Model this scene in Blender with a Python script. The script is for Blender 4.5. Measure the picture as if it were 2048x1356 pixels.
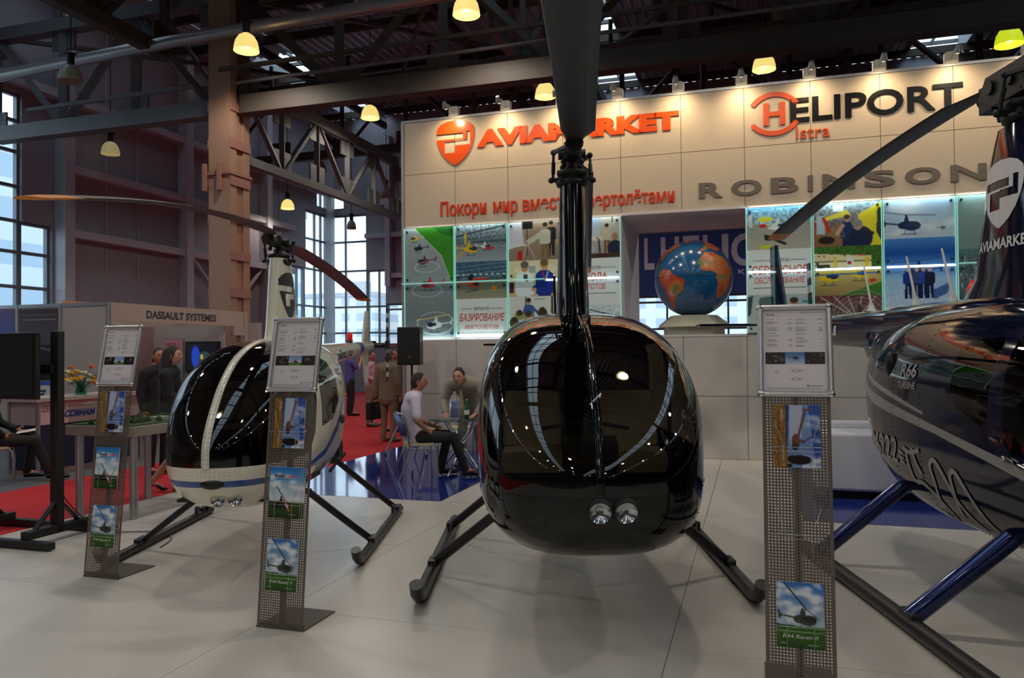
import bpy, bmesh, math, random
import numpy as np
from mathutils import Vector, Matrix, Euler
for o in list(bpy.data.objects): bpy.data.objects.remove(o)
SC = bpy.context.scene; COL = SC.collection
PI = math.pi
def rad(a): return a*PI/180
# ---------------------------------------------------------------- camera (eye height 1.62 m, 18 mm on APS-C)
cam_d = bpy.data.cameras.new('camera'); cam = bpy.data.objects.new('camera', cam_d); COL.objects.link(cam)
cam_d.sensor_width = 36.0; cam_d.lens = 1540/2048*36.0; cam_d.clip_start = .05; cam_d.clip_end = 600
cam.location = (0, 0, 1.62)
cam.rotation_euler = (Matrix.Rotation(rad(90.93), 3, 'X') @ Matrix.Rotation(-.0085, 3, 'Z')).to_euler()
SC.camera = cam
# ---------------------------------------------------------------- render look
SC.view_settings.view_transform = 'Standard'; SC.view_settings.look = 'None'
SC.view_settings.gamma = 1; SC.view_settings.use_curve_mapping = False; SC.view_settings.exposure = 0.0
SC.render.engine = 'CYCLES'
SC.cycles.use_denoising = True; SC.cycles.max_bounces = 8; SC.cycles.transparent_max_bounces = 24
SC.cycles.sample_clamp_indirect = 4.0; SC.cycles.caustics_reflective = False; SC.cycles.caustics_refractive = False
# ---------------------------------------------------------------- daylight outside the hall
W = bpy.data.worlds.new('sky'); SC.world = W; W.use_nodes = True
wn = W.node_tree.nodes; bg = wn['Background']
bg.inputs[0].default_value = (.72, .86, 1.0, 1); bg.inputs[1].default_value = 2.5

# hall axes: U runs away along the hall, V to the right along the stand wall
U = Vector((.2975, .9547, 0)); V = Vector((.9547, -.2975, 0))
HALL = Matrix(((V.x, U.x, 0, 0), (V.y, U.y, 0, 0), (0, 0, 1, 0), (0, 0, 0, 1)))     # local (v, u, z)
HROT = math.atan2(V.y, V.x)
def H(v, u, z=0): return V*v + U*u + Vector((0, 0, z))

# ---------------------------------------------------------------- lamps that light the hall (bodies are built further down)
def light(name, kind, loc, power, color=(1, .86, .68), size=.2, target=None, angle=150, blend=.6):
    d = bpy.data.lights.new(name, kind); d.energy = power; d.color = color
    if kind == 'AREA': d.size = size
    else: d.shadow_soft_size = size
    if kind == 'SPOT': d.spot_size = rad(angle); d.spot_blend = blend
    o = bpy.data.objects.new(name, d); COL.objects.link(o); o.location = loc
    if target is not None: o.rotation_euler = (Vector(target)-Vector(loc)).to_track_quat('-Z', 'Y').to_euler()
    return o
LAMP_W = 215.0          # each lit high-bay lamp
SPOT_W = 34.0           # each arm spotlight over the stand wall

# ---------------------------------------------------------------- materials
def srgb(c):
    return tuple((x/255/12.92 if x/255 <= .04045 else ((x/255+.055)/1.055)**2.4) for x in c)
MATS = {}
def mat(name, c=(200, 200, 200), rough=.5, metal=0.0, spec=.5, noise=.06, scale=30, bump=0.0, coat=0.0, emit=0.0, emit_c=None, sub=None):
    if name in MATS: return MATS[name]
    m = bpy.data.materials.new(name); m.use_nodes = True; MATS[name] = m
    nt = m.node_tree; n = nt.nodes; b = n['Principled BSDF']
    base = srgb(c)
    tc = n.new('ShaderNodeTexCoord'); nz = n.new('ShaderNodeTexNoise'); nz.inputs['Scale'].default_value = scale; nz.inputs['Detail'].default_value = 3
    nt.links.new(tc.outputs['Object'], nz.inputs['Vector'])
    mx = n.new('ShaderNodeMix'); mx.data_type = 'RGBA'
    mx.inputs['A'].default_value = (*[max(0, x*(1-noise*2)) for x in base], 1)
    mx.inputs['B'].default_value = (*[min(1, x*(1+noise*2)) for x in base], 1)
    nt.links.new(nz.outputs['Fac'], mx.inputs['Factor']); nt.links.new(mx.outputs['Result'], b.inputs['Base Color'])
    b.inputs['Roughness'].default_value = rough; b.inputs['Metallic'].default_value = metal
    b.inputs['Specular IOR Level'].default_value = spec
    b.inputs['Coat Weight'].default_value = coat; b.inputs['Coat Roughness'].default_value = .03
    if emit:
        b.inputs['Emission Color'].default_value = (*srgb(emit_c or c), 1); b.inputs['Emission Strength'].default_value = emit
    if bump:
        bp = n.new('ShaderNodeBump'); bp.inputs['Strength'].default_value = bump; bp.inputs['Distance'].default_value = .01
        nt.links.new(nz.outputs['Fac'], bp.inputs['Height']); nt.links.new(bp.outputs['Normal'], b.inputs['Normal'])
    return m
def glass(name, tint=(200, 215, 215), ior=1.45, rough=0.0, gloss=1.0):
    if name in MATS: return MATS[name]
    m = bpy.data.materials.new(name); m.use_nodes = True; MATS[name] = m
    nt = m.node_tree; n = nt.nodes; n.remove(n['Principled BSDF'])
    t = n.new('ShaderNodeBsdfTransparent'); g = n.new('ShaderNodeBsdfGlossy'); f = n.new('ShaderNodeFresnel'); x = n.new('ShaderNodeMixShader')
    nz = n.new('ShaderNodeTexNoise'); nz.inputs['Scale'].default_value = 3; rr = n.new('ShaderNodeMapRange')
    rr.inputs['To Min'].default_value = rough; rr.inputs['To Max'].default_value = rough+.004
    nt.links.new(nz.outputs['Fac'], rr.inputs['Value']); nt.links.new(rr.outputs['Result'], g.inputs['Roughness'])
    t.inputs['Color'].default_value = (*srgb(tint), 1); g.inputs['Color'].default_value = (gloss, gloss, gloss, 1); 
    ge = n.new('ShaderNodeNewGeometry'); io = n.new('ShaderNodeMix'); io.inputs['A'].default_value = ior; io.inputs['B'].default_value = 1/ior
    nt.links.new(ge.outputs['Backfacing'], io.inputs['Factor']); nt.links.new(io.outputs['Result'], f.inputs['IOR'])      # same sheet from either side
    nt.links.new(f.outputs[0], x.inputs[0]); nt.links.new(t.outputs[0], x.inputs[1]); nt.links.new(g.outputs[0], x.inputs[2])
    nt.links.new(x.outputs[0], n['Material Output'].inputs['Surface'])
    return m
def print_mat(name, rough=.35, emit=0.0):
    """printed picture: colour comes from the mesh's own colour attribute"""
    if name in MATS: return MATS[name]
    m = bpy.data.materials.new(name); m.use_nodes = True; MATS[name] = m
    n = m.node_tree.nodes; b = n['Principled BSDF']; a = n.new('ShaderNodeVertexColor'); a.layer_name = 'Col'
    m.node_tree.links.new(a.outputs['Color'], b.inputs['Base Color']); b.inputs['Roughness'].default_value = rough
    b.inputs['Specular IOR Level'].default_value = .4
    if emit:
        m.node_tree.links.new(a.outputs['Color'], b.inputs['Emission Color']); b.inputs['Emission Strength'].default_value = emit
    return m

# ---------------------------------------------------------------- mesh builder
def smooth_path(pts, n=6):
    P = [Vector(p) for p in pts]; out = []
    for i in range(len(P)-1):
        a = P[max(0, i-1)]; b = P[i]; c = P[i+1]; d = P[min(len(P)-1, i+2)]
        for k in range(n):
            t = k/n
            out.append(.5*((2*b)+(c-a)*t+(2*a-5*b+4*c-d)*t*t+(3*b-a-3*c+d)*t**3))
    out.append(P[-1]); return out
class MB:
    def __init__(s): s.v = []; s.f = []; s.m = []; s.s = []
    def add(s, vs, fs, mi=0, sm=False, M=None):
        o = len(s.v)
        s.v += [tuple(M @ Vector(p)) if M is not None else tuple(p) for p in vs]
        for f in fs: s.f.append(tuple(i+o for i in f)); s.m.append(mi); s.s.append(sm)
        return s
    def box(s, c, d, mi=0, M=None, rz=0, rx=0, ry=0):
        x, y, z = d[0]/2, d[1]/2, d[2]/2
        R = Matrix.Translation(c) @ Euler((rx, ry, rz)).to_matrix().to_4x4()
        if M is not None: R = M @ R
        vs = [(a*x, b*y, e*z) for e in (-1, 1) for b in (-1, 1) for a in (-1, 1)]
        return s.add(vs, [(0, 2, 3, 1), (4, 5, 7, 6), (0, 1, 5, 4), (2, 6, 7, 3), (0, 4, 6, 2), (1, 3, 7, 5)], mi, False, R)
    def box2(s, a, b, mi=0, M=None):
        return s.box([(a[i]+b[i])/2 for i in range(3)], [abs(b[i]-a[i]) for i in range(3)], mi, M)
    def bar(s, p, q, w, h=None, mi=0, up=(0, 0, 1), M=None):
        p = Vector(p); q = Vector(q); h = h or w; d = (q-p); L = d.length; d.normalize()
        u = Vector(up)
        if abs(d.dot(u)) > .98: u = Vector((0, 1, 0))
        x = d.cross(u).normalized(); z = x.cross(d)
        R = Matrix(((x.x, d.x, z.x, 0), (x.y, d.y, z.y, 0), (x.z, d.z, z.z, 0), (0, 0, 0, 1)))
        return s.box((0, 0, 0), (w, L, h), mi, (M if M is not None else Matrix()) @ Matrix.Translation((p+q)/2) @ R)
    def rings(s, R, caps=True, mi=0, sm=True, M=None, closed=True):
        n = len(R[0]); vs = [p for r in R for p in r]; fs = []
        for i in range(len(R)-1):
            for k in range(n if closed else n-1):
                k2 = (k+1) % n; fs.append((i*n+k, i*n+k2, (i+1)*n+k2, (i+1)*n+k))
        s.add(vs, fs, mi, sm, M)
        if caps and closed:
            s.add(R[0], [tuple(range(n))[::-1]], mi, False, M); s.add(R[-1], [tuple(range(n))], mi, False, M)
        return s
    def tube(s, pts, r, n=8, mi=0, M=None, caps=True, sx=1.0, closed=False):
        P = [Vector(p) for p in pts]; rs = r if isinstance(r, (list, tuple)) else [r]*len(P); R = []; x = None
        for i, p in enumerate(P):
            if closed: d = P[(i+1) % len(P)]-P[i-1]
            else: d = P[min(i+1, len(P)-1)]-P[max(0, i-1)]
            if d.length < 1e-9: d = Vector((0, 0, 1))
            d.normalize()
            if x is None:
                u = Vector((0, 0, 1)) if abs(d.z) < .9 else Vector((1, 0, 0)); x = d.cross(u).normalized()
            else:
                x = (x-d*x.dot(d))
                x = x.normalized() if x.length > 1e-6 else d.orthogonal().normalized()
            y = d.cross(x)
            R.append([p+(x*math.cos(2*PI*k/n)*sx+y*math.sin(2*PI*k/n))*rs[i] for k in range(n)])
        if closed: R.append(R[0]); caps = False
        return s.rings(R, caps, mi, True, M)
    def cyl(s, p, q, r, r2=None, n=16, mi=0, M=None): return s.tube([p, q], [r, r if r2 is None else r2], n, mi, M)
    def lathe(s, prof, c=(0, 0, 0), n=24, mi=0, M=None, caps=False):
        R = [[(c[0]+r*math.cos(2*PI*k/n), c[1]+r*math.sin(2*PI*k/n), c[2]+z) for k in range(n)] for r, z in prof]
        return s.rings(R, caps, mi, True, M)
    def ball(s, c, r, n=16, mi=0, M=None):
        r = r if isinstance(r, (tuple, list)) else (r, r, r); k = n//2
        R = [[(c[0]+r[0]*max(.001, math.sin(PI*i/k))*math.cos(2*PI*j/n), c[1]+r[1]*max(.001, math.sin(PI*i/k))*math.sin(2*PI*j/n), c[2]-r[2]*math.cos(PI*i/k)) for j in range(n)] for i in range(k+1)]
        return s.rings(R, False, mi, True, M)
    def prism(s, poly, a, b, mi=0, M=None, axis='y'):
        """poly in the plane across `axis`, from a to b"""
        def at(p, t): return {'y': (p[0], t, p[1]), 'x': (t, p[0], p[1]), 'z': (p[0], p[1], t)}[axis]
        n = len(poly); vs = [at(p, a) for p in poly]+[at(p, b) for p in poly]
        fs = [tuple(range(n)), tuple(range(n, 2*n))[::-1]]+[(i, i+n, (i+1) % n+n, (i+1) % n) for i in range(n)]
        return s.add(vs, fs, mi, False, M)
    def join(s, o, M=None, mi=None):
        k = len(s.v); s.v += [tuple(M @ Vector(p)) if M is not None else p for p in o.v]
        s.f += [tuple(i+k for i in f) for f in o.f]; s.m += o.m if mi is None else [mi]*len(o.m); s.s += o.s; return s
    def build(s, name, mats, parent=None, loc=None, rz=0, bevel=0, fix=True):
        me = bpy.data.meshes.new(name); me.from_pydata(s.v, [], s.f)
        ms = mats if isinstance(mats, (list, tuple)) else [mats]
        for m in ms: me.materials.append(m)
        me.polygons.foreach_set('material_index', s.m); me.polygons.foreach_set('use_smooth', s.s)
        if fix:
            bm = bmesh.new(); bm.from_mesh(me); bmesh.ops.recalc_face_normals(bm, faces=bm.faces); bm.to_mesh(me); bm.free()
        o = bpy.data.objects.new(name, me); COL.objects.link(o)
        if parent is not None: o.parent = parent
        if loc is not None: o.location = loc
        o.rotation_euler.z = rz
        if bevel:
            b = o.modifiers.new('edge', 'BEVEL'); b.width = bevel; b.segments = 2; b.limit_method = 'ANGLE'
        return o
def tag(o, label, cat, group=None, kind=None):
    o['label'] = label
    if cat: o['category'] = cat
    if group: o['group'] = group
    if kind: o['kind'] = kind
    return o
def thing(name, label, cat, loc=(0, 0, 0), rz=0, group=None):
    o = bpy.data.objects.new(name, None); COL.objects.link(o); o.empty_display_size = .1
    o.location = loc; o.rotation_euler.z = rz
    return tag(o, label, cat, group)
def struct(o, label=None):
    o['kind'] = 'structure'
    if label: o['label'] = label
    return o
def dup(root, loc, rz, label=None, group=None):
    r = root.copy(); COL.objects.link(r); r.location = loc; r.rotation_euler.z = rz
    if label: r['label'] = label
    if group: r['group'] = group
    for ch in list(root.children):
        c = ch.copy(); COL.objects.link(c); c.parent = r
        for g in list(ch.children):
            d = g.copy(); COL.objects.link(d); d.parent = c
    return r
# ---------------------------------------------------------------- lettering
_txt = {}
def text_geo(body, bold=0.0):
    key = (body, bold)
    if key in _txt: return _txt[key]
    cu = bpy.data.curves.new('t', 'FONT'); cu.body = body; cu.size = 1; cu.offset = bold; cu.resolution_u = 4
    o = bpy.data.objects.new('t', cu); COL.objects.link(o); bpy.context.view_layer.update()
    dg = bpy.context.evaluated_depsgraph_get(); me = bpy.data.meshes.new_from_object(o.evaluated_get(dg))
    vs = [tuple(v.co) for v in me.vertices]; fs = [tuple(p.vertices) for p in me.polygons]
    bpy.data.objects.remove(o); bpy.data.curves.remove(cu); bpy.data.meshes.remove(me)
    x0 = min(v[0] for v in vs); x1 = max(v[0] for v in vs); y0 = min(v[1] for v in vs); y1 = max(v[1] for v in vs)
    vs = [((v[0]-x0)/(x1-x0), (v[1]-y0)/(y1-y0)) for v in vs]
    _txt[key] = (vs, fs, (x1-x0)/(y1-y0)); return _txt[key]
def fine(vs, fs, step):
    bm = bmesh.new(); vv = [bm.verts.new((a, b, 0)) for a, b in vs]
    for f in fs:
        try: bm.faces.new([vv[i] for i in f])
        except ValueError: pass
    bmesh.ops.triangulate(bm, faces=bm.faces)
    for _ in range(4):
        E = [e for e in bm.edges if e.calc_length() > step]
        if not E: break
        bmesh.ops.subdivide_edges(bm, edges=E, cuts=1); bmesh.ops.triangulate(bm, faces=[f for f in bm.faces if len(f.verts) > 3])
    bm.verts.index_update(); r = [(v.co.x, v.co.y) for v in bm.verts], [tuple(v.index for v in f.verts) for f in bm.faces]; bm.free(); return r
def put_text(mb, body, x, y, w, h, fn, bold=0.0, shear=0.0, mi=0, depth=0.0, center=False, step=None):
    """lettering fitted to the box (x, y, w, h); fn maps (a, b, raise) onto the surface"""
    vs, fs, asp = text_geo(body, bold)
    if w is None: w = asp*h
    if center: x = x-w/2
    P = [(x+a*w+shear*b*h, y+b*h) for a, b in vs]
    if step: P, fs = fine(P, fs, step)
    mb.add([fn(a, b, depth) for a, b in P], fs, mi)
    if depth > .004:
        cnt = {}
        for f in fs:
            for i in range(len(f)):
                e = (f[i], f[(i+1) % len(f)]); k = tuple(sorted(e)); cnt.setdefault(k, []).append(e)
        side = [e[0] for e in cnt.values() if len(e) == 1]
        n = len(P); mb.add([fn(a, b, depth) for a, b in P]+[fn(a, b, 0) for a, b in P], [(i, j, j+n, i+n) for i, j in side], mi)
    return w
# ---------------------------------------------------------------- small painter for printed pictures (posters, brochures, screens)
class Canvas:
    def __init__(s, w, h, c=(230, 230, 228)):
        s.w = w; s.h = h; s.a = np.zeros((h, w, 3)); s.a[:] = c
        s.X, s.Y = np.meshgrid((np.arange(w)+.5)/w, (np.arange(h)+.5)/h); s.k = w/h
    def _p(s, m, c, al=1.0):
        m = np.clip(m, 0, 1)[..., None]*al; s.a = s.a*(1-m)+np.array(c, float)*m
    def rect(s, x0, y0, x1, y1, c, al=1.0): s._p(((s.X >= x0) & (s.X < x1) & (s.Y >= y0) & (s.Y < y1)).astype(float), c, al)
    def grad(s, x0, y0, x1, y1, c0, c1):
        m = (s.X >= x0) & (s.X < x1) & (s.Y >= y0) & (s.Y < y1); t = ((s.Y-y0)/(y1-y0))[..., None]
        s.a = np.where(m[..., None], np.array(c0)*(1-t)+np.array(c1)*t, s.a)
    def ell(s, cx, cy, rx, ry, c, al=1.0):
        d = np.sqrt(((s.X-cx)/rx)**2+((s.Y-cy)/ry)**2); e = 1/(s.w*min(rx, ry/s.k)+1e-6)
        s._p((1-d)/e+.5, c, al)
    def ring(s, cx, cy, rx, ry, wd, c, al=1.0):
        d = np.abs(np.sqrt(((s.X-cx)/rx)**2+((s.Y-cy)/ry)**2)-1)*min(rx, ry/s.k); s._p((wd-d)*s.w+.5, c, al)
    def poly(s, pts, c, al=1.0):
        ins = np.zeros(s.X.shape, bool); n = len(pts)
        for i in range(n):
            x0, y0 = pts[i]; x1, y1 = pts[(i+1) % n]
            if y0 == y1: continue
            ins ^= ((s.Y < y0) != (s.Y < y1)) & (s.X < (x1-x0)*(s.Y-y0)/(y1-y0)+x0)
        s._p(ins.astype(float), c, al)
    def line(s, x0, y0, x1, y1, wd, c, al=1.0):
        y, a, b = s.Y/s.k, y0/s.k, y1/s.k; dx, dy = x1-x0, b-a; L = dx*dx+dy*dy+1e-12
        t = np.clip(((s.X-x0)*dx+(y-a)*dy)/L, 0, 1); d = np.hypot(s.X-x0-t*dx, y-a-t*dy)
        s._p((wd/2-d)*s.w+.5, c, al)
    def noise(s, x0, y0, x1, y1, amt, cell=3, seed=1):
        r = np.random.RandomState(seed); g = r.rand(s.h//cell+2, s.w//cell+2)-.5
        g = np.kron(g, np.ones((cell, cell)))[:s.h, :s.w]
        m = (s.X >= x0) & (s.X < x1) & (s.Y >= y0) & (s.Y < y1)
        s.a = np.where(m[..., None], s.a*(1+g[..., None]*amt), s.a)
    def clouds(s, x0, y0, x1, y1, n=14, seed=1, c=(238, 240, 246), al=.55, flat=.45):
        r = random.Random(seed)
        for i in range(n):
            cx = r.uniform(x0, x1); cy = r.uniform(y0, y1)
            for k in range(5):
                a = cx+r.uniform(-.09, .09); b = cy+r.uniform(-.03, .03); rx = r.uniform(.04, .12); ry = rx*flat*s.k*1.4
                d = ((s.X-a)/rx)**2+((s.Y-b)/ry)**2; m = np.exp(-d*1.3)*((s.Y > y0) & (s.Y < y1) & (s.X > x0) & (s.X < x1)); s._p(m, c, al)
    def heli(s, cx, cy, w, c, flip=1, glassc=(40, 48, 60), rot=(60, 60, 64), blades=1):
        k = s.k
        def p(x, y): return (cx+flip*x*w, cy+y*w*k)
        def ln(a, b, wd, cc): s.line(*p(*a), *p(*b), wd*w, cc)
        ln((.06, -.03), (.5, -.09), .035, c)
        s.poly([p(.47, -.08), p(.53, -.2), p(.56, -.2), p(.53, .0), p(.5, .0)], c)
        s.poly([p(-.05, -.1), p(.0, -.27), p(.04, -.27), p(.08, -.1)], c)
        s.ell(*p(-.1, .0), .2*w, .115*w*k, c); s.ell(*p(.08, -.02), .13*w, .09*w*k, c)
        s.ell(*p(-.17, -.03), .115*w, .075*w*k, glassc); s.ell(*p(-.03, -.035), .05*w, .05*w*k, glassc)
        ln((-.22, .2), (.14, .2), .018, rot); ln((-.14, .1), (-.17, .2), .014, rot); ln((.05, .1), (.07, .2), .014, rot)
        if blades: ln((-.62, -.24), (.02, -.28), .016, rot); ln((.02, -.28), (.5, -.36), .016, rot)
    def man(s, cx, cy, h, top=(200, 200, 205), legs=(50, 50, 60), skin=(190, 140, 115), hair=(50, 40, 35), arm=0):
        k = s.k; w = h/k
        def y(t): return cy+h*t
        s.poly([(cx-.09*w, y(.5)), (cx-.1*w, y(1)), (cx-.02*w, y(1)), (cx, y(.55)), (cx+.03*w, y(1)), (cx+.11*w, y(1)), (cx+.1*w, y(.5))], legs)
        s.poly([(cx-.07*w, y(.16)), (cx-.14*w, y(.22)), (cx-.15*w, y(.5)), (cx-.1*w, y(.54)), (cx+.1*w, y(.54)), (cx+.15*w, y(.5)), (cx+.14*w, y(.22)), (cx+.07*w, y(.16))], top)
        if arm: s.line(cx+arm*.1*w, y(.24), cx+arm*.32*w, y(.44), .07*w, top); s.ell(cx+arm*.33*w, y(.45), .035*w, .035*h, skin)
        s.ell(cx, y(.08), .062*w, .082*h, skin); s.ell(cx, y(.045), .065*w, .055*h, hair)
def picture(cv, name, fn, mats, parent=None, sub=1):
    """grid mesh carrying the canvas colours; fn(a, b) maps 0..1 (b up) to a point"""
    w, h = cv.w, cv.h
    ii = np.arange(h); jj = np.arange(w)
    vs = [fn(j/(w-1), 1-i/(h-1)) for i in ii for j in jj]
    fs = [(i*w+j, (i+1)*w+j, (i+1)*w+j+1, i*w+j+1) for i in range(h-1) for j in range(w-1)]
    me = bpy.data.meshes.new(name); me.from_pydata([tuple(v) for v in vs], [], fs)
    c = np.clip(cv.a/255, 0, 1); c = np.where(c <= .04045, c/12.92, ((c+.055)/1.055)**2.4)
    at = me.color_attributes.new('Col', 'FLOAT_COLOR', 'POINT')
    at.data.foreach_set('color', np.concatenate([c, np.ones((h, w, 1))], 2).astype(np.float32).ravel())
    me.materials.append(mats); o = bpy.data.objects.new(name, me); COL.objects.link(o)
    if parent is not None: o.parent = parent
    return o
# ================================================================ HALL SHELL
M_conc = mat('concrete_floor', (78, 74, 72), .6, noise=.1, scale=4)
M_white_floor = mat('white_laminate', (208, 201, 193), .30, noise=.03, scale=2.5)
M_seam = mat('dark_gap', (40, 36, 34), .8)
M_blue = mat('blue_vinyl', (38, 52, 128), .07, noise=.04, scale=1.2)
M_red = mat('red_carpet', (186, 18, 30), .9, noise=.12, scale=60, bump=.2)
M_grey_carpet = mat('grey_carpet', (92, 92, 96), .95, noise=.12, scale=60)
M_clad = mat('wall_cladding', (160, 156, 166), .62, noise=.04, scale=1.5)
M_girt = mat('steel_lilac', (198, 194, 204), .5, noise=.04)
M_wframe = mat('window_frame', (120, 128, 136), .45, metal=.2)
M_wglass = glass('window_glass', (225, 236, 240), 1.35)
M_deck = mat('roof_deck', (196, 198, 204), .36, metal=.65, noise=.08, scale=2)
M_steel = mat('truss_steel', (66, 56, 48), .6, noise=.1, scale=4)
M_steel_grey = mat('truss_steel_grey', (98, 96, 99), .55, noise=.08, scale=4)
M_peach = mat('column_paint', (158, 122, 102), .65, noise=.05, scale=3)
M_peach2 = mat('column_batten', (152, 106, 94), .65, noise=.05, scale=3)
M_alu = mat('aluminium', (178, 180, 184), .32, metal=.85, noise=.03)

def hb(mb, v0, v1, u0, u1, z0, z1, mi=0): return mb.box2((v0, u0, z0), (v1, u1, z1), mi, HALL)
m = MB(); hb(m, -30, 34, -36, 60, -.25, -.03); struct(m.build('floor', M_conc))
# white stand floor of laid panels, 5 mm joints
m = MB(); vs = [-6.5, -5.25, -2.85, -.45, 1.95, 4.35, 6.75, 9.15]; us = [-3.9, -2.3, -.7, .95, 2.6, 4.25, 5.9, 7.76]
for i in range(len(vs)-1):
    for j in range(len(us)-1): hb(m, vs[i]+.002, vs[i+1]-.002, us[j]+.002, us[j+1]-.002, -.03, 0)
for (a, b, c, d) in ((-3.25, -.45, 7.764, 9.2), (-.446, .45, 7.764, 9.2), (-3.25, -.45, 9.204, 12.3), (-.446, .45, 9.204, 12.3)): hb(m, a+.002, b, c, d, -.03, 0)
struct(m.build('floor_white_panels', M_white_floor))
m = MB(); hb(m, -5.8, -3.254, 7.766, 13, -.03, .001); hb(m, .454, 9.1, 7.766, 12.3, -.03, .001)
struct(m.build('floor_blue_vinyl', M_blue))
m = MB(); hb(m, -8.55, -6.504, -4, 7.764, -.03, -.008); hb(m, -8.55, -5.806, 7.766, 13.0, -.03, -.008); hb(m, -8.55, -2, 13.0, 14.6, -.03, -.008); hb(m, -16, -2, 14.6, 28.9, -.03, -.008)
struct(m.build('floor_red_carpet', M_red))
m = MB(); hb(m, -17.5, -8.56, 4, 14.59, -.03, -.012); struct(m.build('floor_grey_carpet', M_grey_carpet))

# walls as boxes around their openings
def wall_with_holes(name, axis, at, thick, lo, hi, ztop, holes):
    """holes: (a0, a1, z0, z1) along the wall"""
    m = MB(); cuts = sorted({lo, hi, *[h[0] for h in holes], *[h[1] for h in holes]})
    for a, b in zip(cuts, cuts[1:]):
        zs = sorted([(h[2], h[3]) for h in holes if h[0] <= a+1e-6 and h[1] >= b-1e-6]); z = -.03
        for z0, z1 in zs+[(ztop, ztop)]:
            if z0 > z+1e-4:
                if axis == 'v': hb(m, at, at+thick, a, b, z, z0)
                else: hb(m, a, b, at, at+thick, z, z0)
            z = max(z, z1)
    return struct(m.build(name, M_clad))
RT = 12.0
LW = [(6.0, 15.2, 1.9, 8.4), (15.2, 16.1, 1.9, 5.1), (27.4, 28.5, 1.95, 5.25), (28.5, 30.4, 1.95, 7.75), (29.4, 30.4, 8.0, 8.75)]
FW = [(-18, -16.15, 1.95, 7.75), (-16.15, -15.2, 1.95, 5.25), (-18, -17.25, 8.0, 8.75), (-15.2, 12.0, 1.95, 3.75)]
wall_with_holes('wall_left', 'v', -18, -.3, -36, 30.7, RT, LW)
wall_with_holes('wall_back', 'u', 30.4, .3, -18, 34, RT, FW)
m = MB(); hb(m, 33.7, 34, -36, 30.4, -.03, RT); struct(m.build('wall_right', M_clad))
m = MB(); hb(m, -18, 33.7, -36.3, -36, -.03, RT); struct(m.build('wall_front', M_clad))
# panel joints, girts and posts on the left and far wall
m = MB()
for z in (4.85, 6.62, 8.55):
    for a, b in ((-30, 5.9), (16.2, 27.3)) if z < 8 else ((-30, 30.4),): hb(m, -17.99, -17.7, a, b, z, z+.22)
for u in (6, 11, 16.2, 20.9, 25.3): hb(m, -17.99, -17.62, u-.02, u+.3, 0, 11.5, 1 if u in (20.9,) else 0)
for z in (4.85, 6.62, 8.05): hb(m, -15.1 if z < 5 else -16.1, 33, 30.12, 30.39, z, z+.2)
for v in (-15.1, -12, -6, 0, 6): hb(m, v, v+.25, 30.05, 30.39, 3.8 if v > -15 else 4.5, 11)
for u in (13.4, 17.9, 19.1, 22.6, 24.0, 26.6): hb(m, -17.995, -17.97, u, u+.03, 4, 11.5)
for a, b, z0, z1 in ((21.3, 25.2, 1.2, 6.5),):
    m.bar(H(-17.8, a, z0), H(-17.8, b, z1-1.6), .09); m.bar(H(-17.8, b, z0), H(-17.8, a, z1-1.6), .09)
struct(m.build('trim_1', M_girt))
# windows: frame with mullions, panes as children
def window(n, axis, at, holes, cols, rows, label):
    f = MB(); g = MB()
    def bx(mb, a0, a1, z0, z1, t):
        if axis == 'v': hb(mb, at-.15-t, at-.15+t, a0, a1, z0, z1)
        else: hb(mb, a0, a1, at+.15-t, at+.15+t, z0, z1)
    for (a0, a1, z0, z1) in holes:
        for a, b in ((a0, a0+.07), (a1-.07, a1)): bx(f, a, b, z0, z1, .06)
        for a, b in ((z0, z0+.07), (z1-.07, z1)): bx(f, a0, a1, a, b, .06)
        for c in cols:
            if a0+.1 < c < a1-.1: bx(f, c-.035, c+.035, z0, z1, .05)
        for r in rows:
            if z0+.1 < r < z1-.1: bx(f, a0, a1, r-.04, r+.04, .05)
        q = [(a0+.05, z0+.05), (a1-.05, z0+.05), (a1-.05, z1-.05), (a0+.05, z1-.05)]
        g.add([H(at-.15, a, z) if axis == 'v' else H(a, at+.15, z) for a, z in q], [(0, 1, 2, 3)])
    o = struct(f.build('window_%d' % n, M_wframe), label); g.build('window_pane', M_wglass, o); return o
window(1, 'v', -18, LW[:2], [7.5, 9, 10.5, 12, 13.4, 14.3], [2.5, 3.4, 4.3, 5.1, 6.0, 6.9, 7.7], 'tall glazed opening on the left wall with stepped lower panes')
window(2, 'v', -18, LW[2:], [28.0, 29.4, 29.9], [2.5, 3.65, 5.25, 6.55], 'corner glazing on the left side of the far corner post')
window(3, 'u', 30.4, FW[:3], [-17.25, -16.15, -15.6], [2.5, 3.65, 5.25, 6.55], 'corner glazing on the right side of the far corner post')
window(4, 'u', 30.4, FW[3:], [-13.5+1.15*i for i in range(22)], [2.45, 3.5], 'long low ribbon window seen behind the globe')
m = MB(); hb(m, -18.0, -17.72, 30.12, 30.4, 0, 11); struct(m.build('trim_2', mat('post_white', (196, 200, 206), .5)))
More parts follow.
